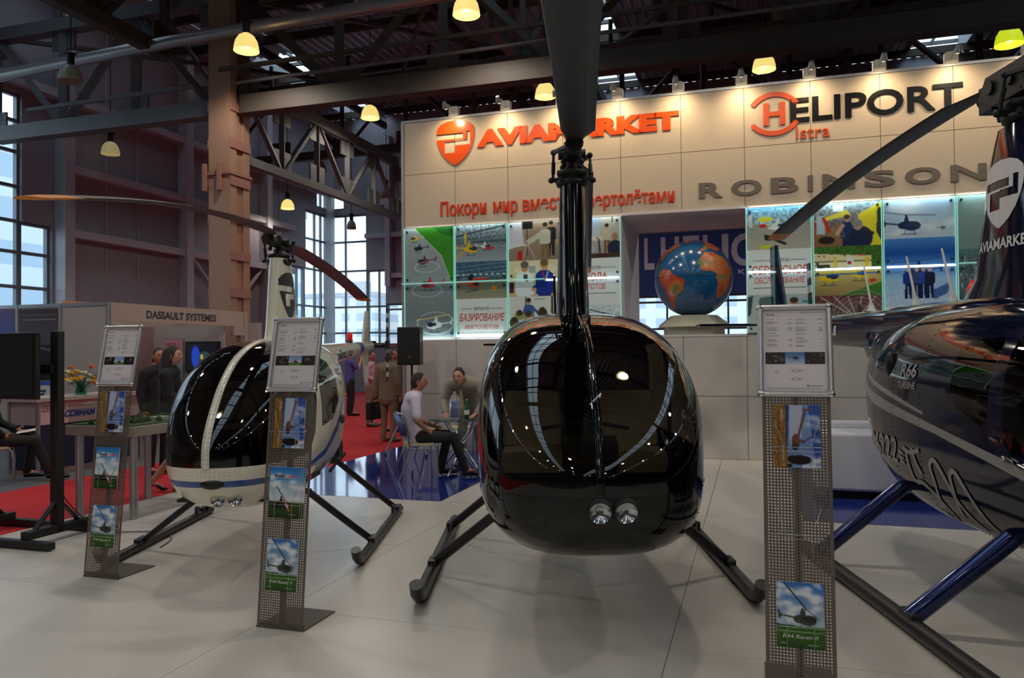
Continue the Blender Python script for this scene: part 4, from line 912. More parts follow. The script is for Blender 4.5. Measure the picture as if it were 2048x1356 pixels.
def seat(t, x, y, z, w=.42, hb=.37, fab=None):
    m = MB()
    R = [[(x+sx*w/2*(1-.25*max(0, k-.7)), y+.40+.13*k+dy, z+.08+hb*k) for sx, dy in ((-.9, -.03), (-.5, 0), (.5, 0), (.9, -.03), (1, .03), (.8, .1), (-.8, .1), (-1, .03))] for k in (0, .15, .5, .8, .95, 1.0)]
    m.rings(R, True); o = m.build('seat', fab or M_beige, t)
    m = MB(); m.rings([[(x+sx*w/2, y+yy, z+zz) for sx, zz in ((-1, 0), (-.94, .07), (0, .085), (.94, .07), (1, 0), (.9, -.06), (-.9, -.06))] for yy in (0, .08, .3, .42)], True); m.build('seat_cushion', fab or M_beige, o)
    m = MB()
    for sx in (-.62, .62): m.tube([(x+sx*w/2, y+.405+.13*k, z+.1+hb*k) for k in (.02, .3, .6, .9)], .006, 6)
    m.build('piping', M_beige2, o)
    m = MB(); m.box((x, y+.24, (z+.62)/2-.03), (w*.9, .44, z-.62)); m.build('seat_base', M_inner, o)
def cabin(t, hull, yb, zf, w, panel_y, seats):
    m = MB(); m.box((0, (hull.y0+.35+yb)/2, zf), (w*1.6, yb-hull.y0-.35, .02)); m.build('cabin_floor', M_inner, t)
    zb, zt, ww = hull.at(yb); zc = zb+(zt-zb)*hull.f
    m = MB(); R = [(p[0]*.96, p[1], zc+(p[2]-zc)*.96) for p in hull.ring(yb, 40)]; m.add(R, [tuple(range(40))]); m.build('bulkhead', M_inner, t)
    m = MB(); m.prism([(panel_y, zf), (panel_y+.34, zf), (panel_y+.26, zf+.30), (panel_y+.14, zf+.50), (panel_y+.02, zf+.48), (panel_y-.04, zf+.26)], -.16, .16, axis='x'); o = m.build('instrument_panel', M_inner, t, bevel=.02)
    m = MB()
    for i in range(6): xx = -.1+.1*(i % 3); zz = zf+.40-.12*(i//3); m.cyl((xx, panel_y+.21+.02*(i//3), zz), (xx, panel_y+.235+.02*(i//3), zz), .045, n=14)
    m.build('dial', M_inner2, o)
    for s in seats: seat(t, *s)
    m = MB(); m.tube([(0, panel_y+.5, zf), (0, panel_y+.46, zf+.35), (0, panel_y+.42, zf+.52), (.0, panel_y+.5, zf+.56)], .014, 8); m.tube([(-.28, panel_y+.5, zf+.5), (0, panel_y+.48, zf+.55), (.28, panel_y+.5, zf+.5)], .013, 8); m.build('control_stick', M_inner, t)
def fairing(t, secs, mt, name='mast_fairing'):
    m = MB(); R = []
    for z, hw, yf, yr in secs:
        c = (yf+yr)/2; hl = (yr-yf)/2; R.append([(hw*math.copysign(abs(math.cos(a))**.8, math.cos(a)), c+hl*math.sin(a)*(1 if math.sin(a) > 0 else 1), z) for a in [2*PI*k/28 for k in range(28)]])
    m.rings(R, True); return m.build(name, mt, t)
def fx_fair(secs, z, y):
    """half width of a fairing at height z, station y"""
    for (z0, w0, a0, b0), (z1, w1, a1, b1) in zip(secs, secs[1:]):
        if min(z0, z1) <= z <= max(z0, z1):
            k = (z-z0)/(z1-z0); w = w0+(w1-w0)*k; a = a0+(a1-a0)*k; b = b0+(b1-b0)*k; q = min(1, abs((y-(a+b)/2)/((b-a)/2)))
            return w*max(0.02, 1-q*q)**.4
    return secs[0][1]
def tail_cone(t, pts, mt, name='tail_cone'):
    m = MB(); m.rings([[(r*math.cos(2*PI*k/24), y, z+r*math.sin(2*PI*k/24)) for k in range(24)] for y, z, r in pts], True); return m.build(name, mt, t)
def cone_fn(pts, side, rev):
    def f(a, b, d=0):
        y = a; 
        for (y0, z0, r0), (y1, z1, r1) in zip(pts, pts[1:]):
            if y0 <= y <= y1: k = (y-y0)/(y1-y0); z = z0+(z1-z0)*k; r = r0+(r1-r0)*k; break
        else: z, r = pts[-1][1:]
        an = b/r; return (side*(r+.003)*math.cos(an), y, z+(r+.003)*math.sin(an))
    return f
def fin(t, poly, mt, name, x=0, th=.035):
    m = MB(); m.prism(poly, x-th/2, x+th/2, axis='x'); return m.build(name, mt, t, bevel=th*.3)
def tail_rotor(t, x, y, z, R, ang, mt_dark, stripes=True):
    m = MB(); m.cyl((x-.12, y, z), (x+.08, y, z), .035, n=10); m.box((x+.06, y, z), (.05, .12, .12)); m.build('tail_rotor_hub', M_hub, t)
    for s in (-1, 1):
        a = rad(ang); d = Vector((0, math.sin(a)*s, math.cos(a)*s)); m = MB(); n = 6; c = Vector((x+.06, y, z))
        e = Vector((0, math.cos(a), -math.sin(a)))
        for i in range(n):
            r0 = .12+(R-.12)*i/n; r1 = .12+(R-.12)*(i+1)/n
            q = [c+d*r0-e*.055, c+d*r0+e*.055, c+d*r1+e*.055, c+d*r1-e*.055]
            m.add([p+Vector((dx, 0, 0)) for dx in (-.009, .009) for p in q], [(0, 1, 2, 3), (4, 5, 6, 7), (0, 1, 5, 4), (1, 2, 6, 5), (2, 3, 7, 6), (3, 0, 4, 7)], (i % 2) if i > 0 else 1)
        m.build('tail_rotor_blade', [M_white_decal, M_black_stripe] if stripes else [mt_dark, mt_dark], t)
def landing_lights(t, hull, xs, z, r, bezel, off=.022):
    for x in xs:
        y = hull.front_y(x, z); n = Vector((x*.6, -1, -.2)).normalized(); c = Vector((x, y, z))+n*off
        m = MB(); m.lathe([(r*1.18, -.06), (r*1.18, .006), (r*1.05, .014), (r, .010)], n=24, M=n.to_track_quat('Z', 'Y').to_matrix().to_4x4().copy() if False else Matrix.Translation(c) @ n.to_track_quat('Z', 'Y').to_matrix().to_4x4()); o = m.build('landing_light', bezel, t)
        m = MB(); Rm = n.to_track_quat('Z', 'Y').to_matrix().to_4x4(); Rm.translation = c
        m.lathe([(r, .012), (r*.8, -.0), (r*.45, -.014), (r*.1, -.02)], n=24, M=Rm); m.build('reflector', M_chrome, o)
        m = MB(); m.ball(c+n*.002, r*.2, 10); m.build('bulb', M_inner2, o)
        m = MB(); m.lathe([(r, .013), (r*.6, .02), (.002, .023)], n=24, M=Rm); m.build('lens', M_lens, o)
def rivets(t, pts, r=.006, mt=None):
    m = MB()
    for p in pts: m.ball(p, r, 6)
    return m.build('rivet_line', mt or M_hub, t)
def bow_strip(t, hull, z0, yt, w, mt, rv=None, off=.012):
    """strip down the middle of the windscreen"""
    P = []; z = z0
    while True:
        y = hull.front_y(0, z); 
        if y > yt or z > 1.95: break
        P.append((y-off*.8, z+off*.5)); z += .03
        if z >= max(hull.at(yt)[1]-.01, 0): break
    while P[-1][0] < yt:
        y = P[-1][0]+.06; P.append((y, hull.at(y)[1]+off))
    m = MB()
    for i in range(len(P)-1):
        (a, b), (c, d) = P[i], P[i+1]; tx = Vector((0, c-a, d-b)).normalized(); nn = Vector((0, -tx.z, tx.y))*.012
        q = [(-w, a, b), (w, a, b), (w, c, d), (-w, c, d)]; m.add(q+[(x, y-nn.y, z-nn.z) for x, y, z in q], [(0, 1, 2, 3), (0, 3, 7, 4), (1, 2, 6, 5)], 0, True)
    o = m.build('center_strip', mt, t)
    m = MB()
    for i in range(1, len(P)-1):
        for sx in (-.6, .6): m.ball((sx*w, P[i][0]-.002, P[i][1]+.002), .004, 6)
    m.build('rivet_line', rv or M_chrome, o); return o
# ---------------------------------------------------------------- black four-seater in the middle
H44 = Hull([(-2.37, .80, .94, .03), (-2.35, .71, 1.03, .19), (-2.27, .60, 1.17, .39), (-2.12, .53, 1.33, .53), (-1.9, .475, 1.50, .62), (-1.6, .46, 1.68, .672), (-1.2, .46, 1.81, .685), (-.8, .465, 1.875, .68), (-.4, .475, 1.905, .665), (0, .49, 1.91, .635), (.4, .54, 1.89, .57), (.8, .65, 1.85, .47), (1.2, .86, 1.79, .36), (1.6, 1.12, 1.76, .28), (1.9, 1.28, 1.73, .235)], 3.3, 2.8)
def r44():
    t = thing('helicopter', 'glossy black four seat helicopter parked nose on in the middle of the stand', 'helicopter', (.50, 6.25, 0), rad(-1.5))
    WS = [(-2.6, .885), (-1.62, .885), (-1.46, 1.06), (-1.14, 1.74), (-.98, 2.0), (-2.6, 2.0)]
    F = [(-1.40, 1.02), (-1.04, 1.62), (-.64, 1.68), (-.6, 1.02)]; Rr = [(-.48, 1.02), (-.5, 1.68), (.0, 1.66), (.16, 1.14), (.1, 1.02)]
    P = H44.carve([('glass', 0, WS, None), ('win1', 0, F, None), ('win2', 0, Rr, None)])
    shell(P, ['body'], 'fuselage', M_black_gloss, t); shell(P, ['glass'], 'windscreen', M_dark_glass, t); window_pair(P, 'win1', 'front_door_window', M_smoke, t); window_pair(P, 'win2', 'rear_door_window', M_smoke, t)
    bow_strip(t, H44, .885, -.98, .022, M_black_gloss, M_hub)
    cabin(t, H44, .05, .62, .52, -1.78, [(-.34, -1.18, .88), (.34, -1.18, .88), (-.34, -.52, .86, .42, .37, M_inner2), (.34, -.52, .86, .42, .37, M_inner2)])
    landing_lights(t, H44, (-.005, .125), .815, .055, M_inner)
    pts = []
    for i in range(46):
        x = -.6+1.2*i/45
        for z in (.872, .872 if i % 2 else .72): pts.append((x, H44.front_y(x, z)-.001, z))
    rivets(t, pts, .0045)
    pts = [(sx*H44.x(y, z), y, z) for sx in (-1, 1) for y, z in [(-1.9+.06*i, .88+.0*i) for i in range(26)]]; rivets(t, pts, .005)
    m = MB(); m.tube([(-.03, H44.front_y(0, 1.36)-.03, 1.33), (0, H44.front_y(0, 1.38)-.05, 1.36), (.03, H44.front_y(0, 1.39)-.06, 1.39), (.02, H44.front_y(0, 1.36)-.05, 1.37)], .005, 6); m.build('yaw_string', M_white_decal, t)
    m = MB(); 
    for sx in (-1, 1): m.tube([(sx*.66, -1.33, .98), (sx*.675, -1.26, .98), (sx*.675, -1.18, .98)], .01, 6)
    m.build('door_handle', M_chrome, t)
    secs = [(1.80, .15, -.34, .62), (1.95, .135, -.27, .5), (2.3, .12, -.2, .36), (2.7, .108, -.15, .24), (2.98, .10, -.12, .16)]
    fairing(t, secs, M_black_gloss); rotor_head(t, 3.21, 1.0, 2.9)
    blade(t, -4, 3.22, .36, 4.75, .254, .42, M_rotor, M_tip, 3); blade(t, 176, 3.22, .36, 4.9, .254, .5, M_rotor, M_tip, 3, -1)
    gear(t, 1.075, -1.36, .98, (-.63, -.95, .58, .5), (.57, .2, .62, .46), 0, M_skid, .046, .036)
    pts = [(1.7, 1.54, .24), (2.6, 1.66, .18), (4.2, 1.80, .12), (5.0, 1.87, .09)]; tail_cone(t, pts, M_black_gloss)
    fin(t, [(4.6, 1.9), (5.15, 2.75), (5.4, 2.75), (5.2, 1.9), (5.4, 1.05), (5.2, 1.05), (4.75, 1.7)], M_black_gloss, 'tail_fin')
    m = MB(); m.box((-.52, 4.95, 1.72), (1.04, .3, .03)); m.build('stabilizer', M_black_gloss, t, bevel=.01)
    tail_rotor(t, .22, 5.0, 1.9, .7, 8, M_rotor)
r44()
# ---------------------------------------------------------------- white two-seater on the left
H22 = Hull([(-1.62, .80, .92, .03), (-1.60, .73, 1.02, .14), (-1.5, .61, 1.19, .30), (-1.3, .52, 1.41, .415), (-1.0, .465, 1.60, .49), (-.6, .45, 1.71, .52), (-.2, .45, 1.74, .525), (.2, .48, 1.74, .515), (.6, .62, 1.72, .45), (.95, .88, 1.70, .33), (1.3, 1.18, 1.69, .22), (1.6, 1.42, 1.69, .15)], 2.8, 2.5)
def r22():
    t = thing('helicopter', 'small white two seat helicopter with blue stripe and dark bubble windscreen', 'helicopter', (-2.07, 6.85, 0), rad(-.5))
    WS = [(-1.8, .845), (-.86, .845), (-.74, 1.0), (-.62, 1.5), (-.40, 1.78), (-1.8, 1.82)]
    DW = [(-.56, 1.02), (-.56, 1.52), (-.42, 1.62), (-.1, 1.55), (.02, 1.38), (.02, 1.2), (-.2, 1.06)]
    ST = [(-1.8, .755), (-.9, .745), (-.42, .82), (.0, 1.04), (.3, 1.30), (.34, 1.25), (.08, .99), (-.36, .765), (-.9, .70), (-1.8, .71)]
    P = H22.carve([('glass', 0, WS, None), ('stripe', 0, ST, None), ('win', 0, DW, None)])
    shell(P, ['body', 'stripe'], 'fuselage', [M_white_paint, M_blue_stripe], t); shell(P, ['glass'], 'windscreen', glass('dark_bubble', (92, 88, 84), 1.55), t); window_pair(P, 'win', 'door_window', M_smoke, t)
    bow_strip(t, H22, .835, -.40, .026, M_white_paint)
    cabin(t, H22, -.1, .56, .44, -1.2, [(-.25, -.72, .80, .40, .5), (.25, -.72, .80, .40, .5)])
    landing_lights(t, H22, (.045, .155), .615, .05, M_white_paint, .010)
    y = H22.front_y(.03, .735); m = MB(); m.ball((.03, y+.012, .735), (.085, .03, .04), 20); m.build('air_intake', M_black_stripe, t)
    rivets(t, [(x, H22.front_y(x, z)-.001, z) for x in [-.42+.03*i for i in range(29)] for z in (.815, .79)], .004, M_chrome)
    m = MB()
    f = lambda a, b, d=0: (H22.x(a, b)+.003, a, b)
    put_text(m, 'R22', -.02+.12, 1.42, .16, .06, f, .02, .1, step=.025); put_text(m, 'Beta', .14, 1.33, .12, .05, f, .0, .1); put_text(m, 'RA-04', -.52, .60, .34, .085, f, .02, .1, step=.025); m.build('lettering', M_dark_ink, t, fix=False)
    m = MB(); m.ball((H22.x(.16, 1.02)-.02, .16, 1.02), (.05, .06, .05), 12); m.build('side_vent', M_inner2, t); m = MB(); m.ball((H22.x(-.6, .62)-.005, -.6, .62), (.03, .03, .03), 10); m.build('marker_lamp', M_redlamp, t)
    m = MB(); m.tube([(H22.x(.08, 1.26), .06, 1.26), (H22.x(.1, 1.26)+.02, .11, 1.25), (H22.x(.1, 1.26)+.045, .16, 1.25)], .005, 6); m.build('fuel_cap_tag', M_yellow, t)
    secs = [(1.66, .11, -.3, .5), (1.85, .10, -.24, .42), (2.2, .09, -.18, .3), (2.46, .08, -.13, .18)]
    fairing(t, secs, M_white_paint)
    m = MB(); f = lambda a, b, d=0: (fx_fair(secs, b, a)+.004, a, b); shield(m, -.16, 1.92, .36, .42, f, 0); m.build('emblem', M_dark_ink, t, fix=False)
    rotor_head(t, 2.6, .78, 2.4)
    blade(t, 3.0, 2.62, .3, 3.83, .183, .4, M_rotor_red, M_tip, 5); blade(t, 179.5, 2.62, .3, 3.83, .19, .3, M_rotor_red, M_tip, 5)
    gear(t, .965, -1.02, 1.02, (-.42, -.6, .5, .42), (.86, .5, .60, .38), -.06, M_skid, .037, .028)
    pts = [(.9, 1.56, .165), (1.6, 1.59, .135), (3.0, 1.66, .095), (4.2, 1.72, .06)]; tail_cone(t, pts, M_white_paint)
    m = MB(); put_text(m, 'vertolet.ru', 1.0, -.06, 1.5, .12, cone_fn(pts, 1, 0), .02, .15, step=.04); m.build('boom_lettering', M_dark_ink, t, fix=False)
    m = MB(); m.rings([[((r+.003)*math.cos(2*PI*k/24), y, z+(r+.003)*math.sin(2*PI*k/24)) for k in range(24)] for y, z, r in ((3.1, 1.664, .092), (3.35, 1.678, .085))], False); m.build('boom_band', M_blue_stripe, t)
    m = MB(); m.cyl((0, 2.85, 1.75), (0, 2.85, 1.78), .04, n=12); m.build('beacon_base', M_inner2, t); m = MB(); m.lathe([(.036, .0), (.036, .07), (.026, .095), (.002, .1)], (0, 2.85, 1.78), 16); m.build('beacon', M_redlamp, t)
    fin(t, [(3.6, 1.7), (3.85, 2.2), (4.0, 2.2), (4.02, 1.7), (3.95, 1.2), (3.8, 1.2)], M_white_paint, 'tail_fin', .0, .03)
    m = MB(); m.box((-.36, 3.85, 1.7), (.7, .24, .025)); m.build('stabilizer', M_white_paint, t, bevel=.01)
    m = MB(); m.cyl((0, 4.15, 1.72), (0, 4.42, 1.72), .035, n=10); m.cyl((0, 4.3, 1.72), (.16, 4.3, 1.72), .03, n=10); m.box((0, 4.32, 1.74), (.1, .12, .1)); m.build('tail_gearbox', M_hub, t)
    tail_rotor(t, .16, 4.35, 1.73, .53, 2, M_rotor)
    # open engine bay frame under the rear of the body
    m = MB()
    for sx in (-1, 1): m.tube([(sx*.36, .35, .52), (sx*.34, .72, .55), (sx*.2, 1.2, 1.25)], .014, 8); m.tube([(sx*.34, .72, .55), (sx*.32, .6, 1.2)], .012, 8); m.tube([(sx*.34, .72, .55), (sx*.38, .86, .62)], .02, 8)
    m.tube([(-.34, .72, .55), (.34, .72, .55)], .016, 8); m.build('engine_frame', M_skid, t)
    m = MB(); m.box((0, .62, .72), (.5, .36, .3)); m.cyl((-.4, .62, .7), (.4, .62, .7), .09, n=14); m.build('engine', M_hub, t, bevel=.02)
r22()
# ---------------------------------------------------------------- navy turbine helicopter on the right
H66 = Hull([(-2.6, .80, .94, .03), (-2.57, .72, 1.03, .19), (-2.48, .63, 1.16, .38), (-2.3, .56, 1.32, .53), (-2.05, .46, 1.50, .64), (-1.7, .42, 1.68, .705), (-1.3, .405, 1.80, .735), (-.9, .40, 1.86, .74), (-.4, .40, 1.90, .74), (.0, .405, 1.92, .735), (.4, .43, 1.92, .72), (.8, .49, 1.89, .68), (1.15, .61, 1.86, .59), (1.5, .86, 1.84, .46), (1.8, 1.25, 1.84, .28), (2.1, 1.46, 1.86, .22)], 3.0, 3.1)
def r66():
    t = thing('helicopter', 'navy blue turbine helicopter cut off by the right frame edge', 'helicopter', (3.43, 5.09, 0), rad(-2.2))
    WS = [(-2.8, .92), (-1.85, .92), (-1.7, 1.1), (-1.36, 1.76), (-1.2, 2.0), (-2.8, 2.0)]
    FW_ = [(-1.62, 1.06), (-1.28, 1.68), (-.94, 1.715), (-.9, 1.66), (-.94, 1.10), (-1.02, 1.04)]; RW = [(-.76, 1.68), (-.46, 1.665), (-.40, 1.60), (-.38, 1.32), (-.45, 1.26), (-.72, 1.17), (-.79, 1.22), (-.80, 1.64)]
    S1 = [(-2.8, .60), (-1.25, .90), (-.2, 1.075), (.8, 1.19), (1.4, 1.28), (1.4, 1.35), (.8, 1.275), (-.2, 1.125), (-1.25, .965), (-2.8, .69)]
    S2 = [(-.05, 1.20), (.5, 1.315), (1.2, 1.43), (1.2, 1.40), (.5, 1.275), (-.05, 1.18)]
    P = H66.carve([('stripe', 0, S1, None), ('stripe', 0, S2, None), ('glass', 0, WS, None), ('win1', 0, FW_, None), ('win2', 0, RW, None)])
    shell(P, ['body', 'stripe'], 'fuselage', [M_navy, M_silver_decal], t); shell(P, ['glass'], 'windscreen', M_dark_glass, t); window_pair(P, 'win1', 'front_door_window', M_smoke, t); window_pair(P, 'win2', 'rear_door_window', M_smoke, t)
    bow_strip(t, H66, .92, -1.2, .022, M_navy, M_hub)
    cabin(t, H66, -.05, .62, .58, -2.0, [(-.33, -1.35, .88), (.33, -1.35, .88), (-.33, -.6, .86, .42, .37, M_inner2), (.33, -.6, .86, .42, .37, M_inner2)])
    landing_lights(t, H66, (-.06, .06), .8, .046, M_inner)
    sk = lambda a, b, d=0: (-H66.x(-a, b)-.006, -a, b)
    m = MB(); put_text(m, 'R66', -.30, 1.42, .24, .095, sk, .03, .1, step=.025); put_text(m, 'TURBINE', -.33, 1.34, .27, .05, sk, .02, .1, step=.025); put_text(m, 'RA-06222', -1.35, .80, .98, .19, sk, .02, .15, step=.025); m.build('lettering', M_silver_decal, t, fix=False)
    def ribbon(pts, w, mb):
        Q = smooth_path([(-a, b, 0) for a, b in pts], 8); o = []
        for i, p in enumerate(Q):
            d = (Q[min(i+1, len(Q)-1)]-Q[max(0, i-1)]).normalized(); n = Vector((-d.y, d.x, 0))*w/2
            o += [sk((p+n).x, (p+n).y), sk((p-n).x, (p-n).y)]
        mb.add(o, [(2*i, 2*i+1, 2*i+3, 2*i+2) for i in range(len(Q)-1)])
    m = MB()
    G = lambda a, b: (.14+(a+.2)*1.12, b)
    for p, w in (([(-.22, .94), (-.26, .86), (-.32, .78)], .018), ([(-.1, .93), (-.2, .91), (-.32, .94)], .018), ([(-.14, .92), (-.16, .82), (-.2, .72), (-.3, .72), (-.42, .66), (-.48, .56), (-.42, .50), (-.34, .53)], .02), ([(-.42, .56), (-.46, .74), (-.44, .86), (-.50, .90), (-.60, .80), (-.70, .62), (-.78, .52)], .02), ([(-.62, .56), (-.66, .72), (-.66, .84), (-.72, .86), (-.82, .74), (-.92, .58), (-1.0, .51)], .02), ([(-.02, .90), (-.1, .885)], .012), ([(-.03, .86), (-.1, .85)], .012), ([(-.04, .83), (-.1, .82)], .012)): ribbon([G(a, .40+(b-.40)*1.0) for a, b in p], w*1.7, m)
    m.build('side_graphic', M_silver_decal, t, fix=False)
    m = MB()
    for y, z in ((-.84, 1.12), (-.98, 1.02), (-1.08, 1.0)): m.bar((-H66.x(y, z)-.012, y, z), (-H66.x(y-.06, z)-.012, y-.06, z-.012), .012, .016)
    m.ball((-H66.x(-.95, 1.02)-.006, -.95, 1.02), .014, 10); m.build('door_latch', M_chrome, t)
    rivets(t, [(-H66.x(y, z)-.001, y, z) for y, z in [(.0, .55+.035*i) for i in range(36)]+[(.42, .6+.035*i) for i in range(32)]+[(-1.2+.04*i, H66.zbelly(-1.2+.04*i)+.06) for i in range(52)]+[(-1.2+.045*i, 1.8) for i in range(40)]], .0045)
    m = MB()      # cowling with intake louvres beside the tail cone
    m.rings([[(sx*w*math.copysign(abs(math.cos(a))**.7, math.cos(a)), y, zc+hh*math.copysign(abs(math.sin(a))**.7, math.sin(a))) for a in [2*PI*k/24 for k in range(24)]] for y, w, zc, hh, sx in ((-.3, .2, 1.86, .08, 1), (.1, .36, 1.84, .13, 1), (.7, .34, 1.82, .16, 1), (1.3, .26, 1.82, .17, 1), (1.7, .22, 1.82, .17, 1))], True); m.build('cowling', M_navy, t)
    for i in range(3):
        y = .55+.2*i; m = MB(); m.box((-.37+.03*i, y, 1.72), (.03, .14, .22), rz=-.15); m.build('intake_louvre', M_skid, t, bevel=.008)
    m = MB(); m.ball((-H66.x(.52, 1.50)+.0, .52, 1.50), (.03, .05, .1), 12); m.build('vent', M_black_stripe, t)
    secs = [(1.88, .20, -.62, .80), (2.1, .165, -.44, .55), (2.5, .145, -.36, .44), (2.9, .13, -.28, .34), (3.1, .115, -.2, .24)]
    fairing(t, secs, M_navy)
    m = MB(); f = lambda a, b, d=0: (-fx_fair(secs, b, -a)-.004, -a, b); shield(m, -.30, 2.42, .46, .46, f, 0); m.build('emblem', M_white_decal, t, fix=False); m = MB(); put_text(m, 'AVIAMARKET', -.36, 2.28, .62, .075, f, .03, 0, step=.03); m.build('mast_lettering', M_white_decal, t, fix=False)
    rotor_head(t, 3.40, 1.12, 3.0, True)
    blade(t, 181, 3.44, .4, 5.03, .254, .40, M_rotor, M_tip, 8); blade(t, 1, 3.44, .4, 5.03, .254, .4, M_rotor, M_tip, 4)
    gear(t, 1.15, -2.0, 1.1, (-.72, -.78, .62, .52), (.70, .60, .66, .50), 0, M_navy_tube, .05, .058)
    pts = [(1.4, 1.76, .2), (2.4, 1.80, .185), (3.3, 1.82, .17), (4.6, 1.9, .12), (5.6, 1.95, .08)]; tail_cone(t, pts, M_navy)
    cf = cone_fn(pts, -1, 1); m = MB(); put_text(m, 'vertolet.ru', -5.0, -.055, 2.1, .15, lambda a, b, d=0: cf(-a, b), .02, 0, step=.04); m.build('boom_lettering', M_white_decal, t, fix=False)
    fin(t, [(5.0, 2.0), (5.45, 3.05), (5.70, 3.05), (5.65, 2.0), (5.78, 1.05), (5.62, 1.05), (5.25, 1.85)], M_navy, 'tail_fin', 0, .045)
    m = MB(); m.box((-.56, 5.35, 1.95), (1.1, .30, .035)); m.build('stabilizer', M_navy, t, bevel=.012)
    m = MB(); m.tube([(0, 5.7, 1.1), (0, 5.78, 1.0), (0, 5.80, .92)], .014, 8); m.tube([(-.2, 5.68, 1.26), (0, 5.68, 1.26)], .01, 6); m.build('tail_guard', M_skid, t)
    tail_rotor(t, .34, 5.3, 2.06, .72, 6, M_rotor)
    for y, z in ((2.45, 1.985), (1.55, 1.97), (.95, 1.96)):
        m = MB(); m.lathe([(.05, 0), (.03, .03), (.018, .08)], (0, y, z), 12); m.cyl((0, y, z+.05), (0, y+.16, z+.46), .012, .008, 8); m.build('antenna', M_white_decal, t)
    m = MB(); m.lathe([(.06, 0), (.06, .06), (.03, .1), (.002, .11)], (0, .62, 2.02), 16); m.build('beacon', M_redlamp, t)
r66()
# ================================================================ BROCHURE STANDS
M_perf = mat('perforated_steel', (118, 108, 100), .42, metal=.55, noise=.04); M_steel_plate = mat('base_plate', (104, 96, 90), .45, metal=.5)
M_wire = mat('wire_chrome', (190, 190, 192), .25, metal=.9); M_frame = mat('snap_frame', (200, 200, 204), .3, metal=.75, noise=.02); M_paper = mat('paper', (226, 220, 224), .6, noise=.01)
def perforated(w, h, yz, pitch=.0145, r=.0043):
    """sheet with real round holes, following y = yz(z)"""
    nx = int(w/pitch); nz = int(h/pitch); m = MB(); px, pz = w/nx, h/nz
    C8 = [(math.cos(PI/4*k+PI/4), math.sin(PI/4*k+PI/4)) for k in range(8)]
    for j in range(nz):
        zc = (j+.5)*pz
        for i in range(nx):
            xc = -w/2+(i+.5)*px; cs = [(xc+a*px/2, zc+b*pz/2) for a, b in ((1, 1), (-1, 1), (-1, -1), (1, -1))]
            if nx//2-1 <= i <= nx//2 and nx % 2 == 0 or i in (0, nx-1): m.add([(x, yz(z), z) for x, z in cs], [(0, 1, 2, 3)]); continue
            vs = cs+[(xc+r*c, zc+r*s) for c, s in C8]
            m.add([(x, yz(z), z) for x, z in vs], [(0, 1, 6, 5, 4), (1, 2, 8, 7, 6), (2, 3, 10, 9, 8), (3, 0, 4, 11, 10)])
    return m
lean = lambda z: .10*z+.0012
_perf = perforated(.312, 1.40, lean)
SLOT_Z = (1.05, .64, .22)
def stand_at(v, u, label, sheet, title):
    t = thing('brochure_stand', label, 'display stand', H(v, u), HROT)
    _perf.build('perforated_panel', M_perf, t, fix=False)
    m = MB(); m.box((0, .18, .004), (.32, .36, .008)); m.box((0, .012, .02), (.312, .004, .03)); m.build('base_plate', M_steel_plate, t)
    m = MB(); m.bar((0, .025, .01), (0, lean(1.4)+.02, 1.42), .03, .02); m.build('back_spine', M_steel_plate, t)
    # snap frame with chrome corners
    fh, fw = .465, .348; T = Matrix.Translation((0, lean(1.4)-.005, 1.385)) @ Matrix.Rotation(-.20, 4, 'X')
    m = MB()
    for sx in (-1, 1): m.cyl((sx*(fw/2-.014), -.006, .02), (sx*(fw/2-.014), -.006, fh-.02), .014, n=12, M=T)
    for z in (.014, fh-.014): m.cyl((-fw/2+.02, -.006, z), (fw/2-.02, -.006, z), .014, n=12, M=T)
    m.box((0, .006, fh/2), (fw-.02, .008, fh-.02), M=T); fr = m.build('snap_frame', M_frame, t)
    for sx in (-1, 1):
        for z in (.016, fh-.016): m = MB(); m.ball((sx*(fw/2-.015), -.007, z), (.019, .018, .019), 14, M=T); m.build('corner_cap', M_chrome, fr)
    f = lambda a, b, d=0: T @ Vector((-.147+.294*a, -.0005-d, .026+.413*b))
    picture(sheet, 'sheet', f, M_print_paper, fr)
    m = MB(); put_text(m, title, .06, .93, .13, .024, lambda a, b, d=0: f(a, b, .0006), .02); m.build('sheet_title', M_grey_ink, fr, fix=False)
    for z in SLOT_Z:       # wire pockets
        m = MB(); y = lean(z); P = lambda x, dy, zz: (x, lean(zz)-dy, zz)
        m.tube([P(-.118, .004, z+.11), P(-.118, .03, z+.10), P(.118, .03, z+.10), P(.118, .004, z+.11)], .0018, 6)
        m.tube([P(-.118, .004, z+.09), P(-.118, .03, z+.08), P(.118, .03, z+.08), P(.118, .004, z+.09)], .0014, 6)
        for sx in (-1, 1): m.tube([P(sx*.06, .03, z+.1), P(sx*.06, .03, z-.004), P(sx*.06, .003, z-.006)], .0016, 6); m.tube([P(sx*.06, .031, z+.1), P(sx*.10, .02, z+.22), P(sx*.10, .003, z+.23)], .0014, 6)
        m.build('wire_pocket', M_wire, t)
    return t
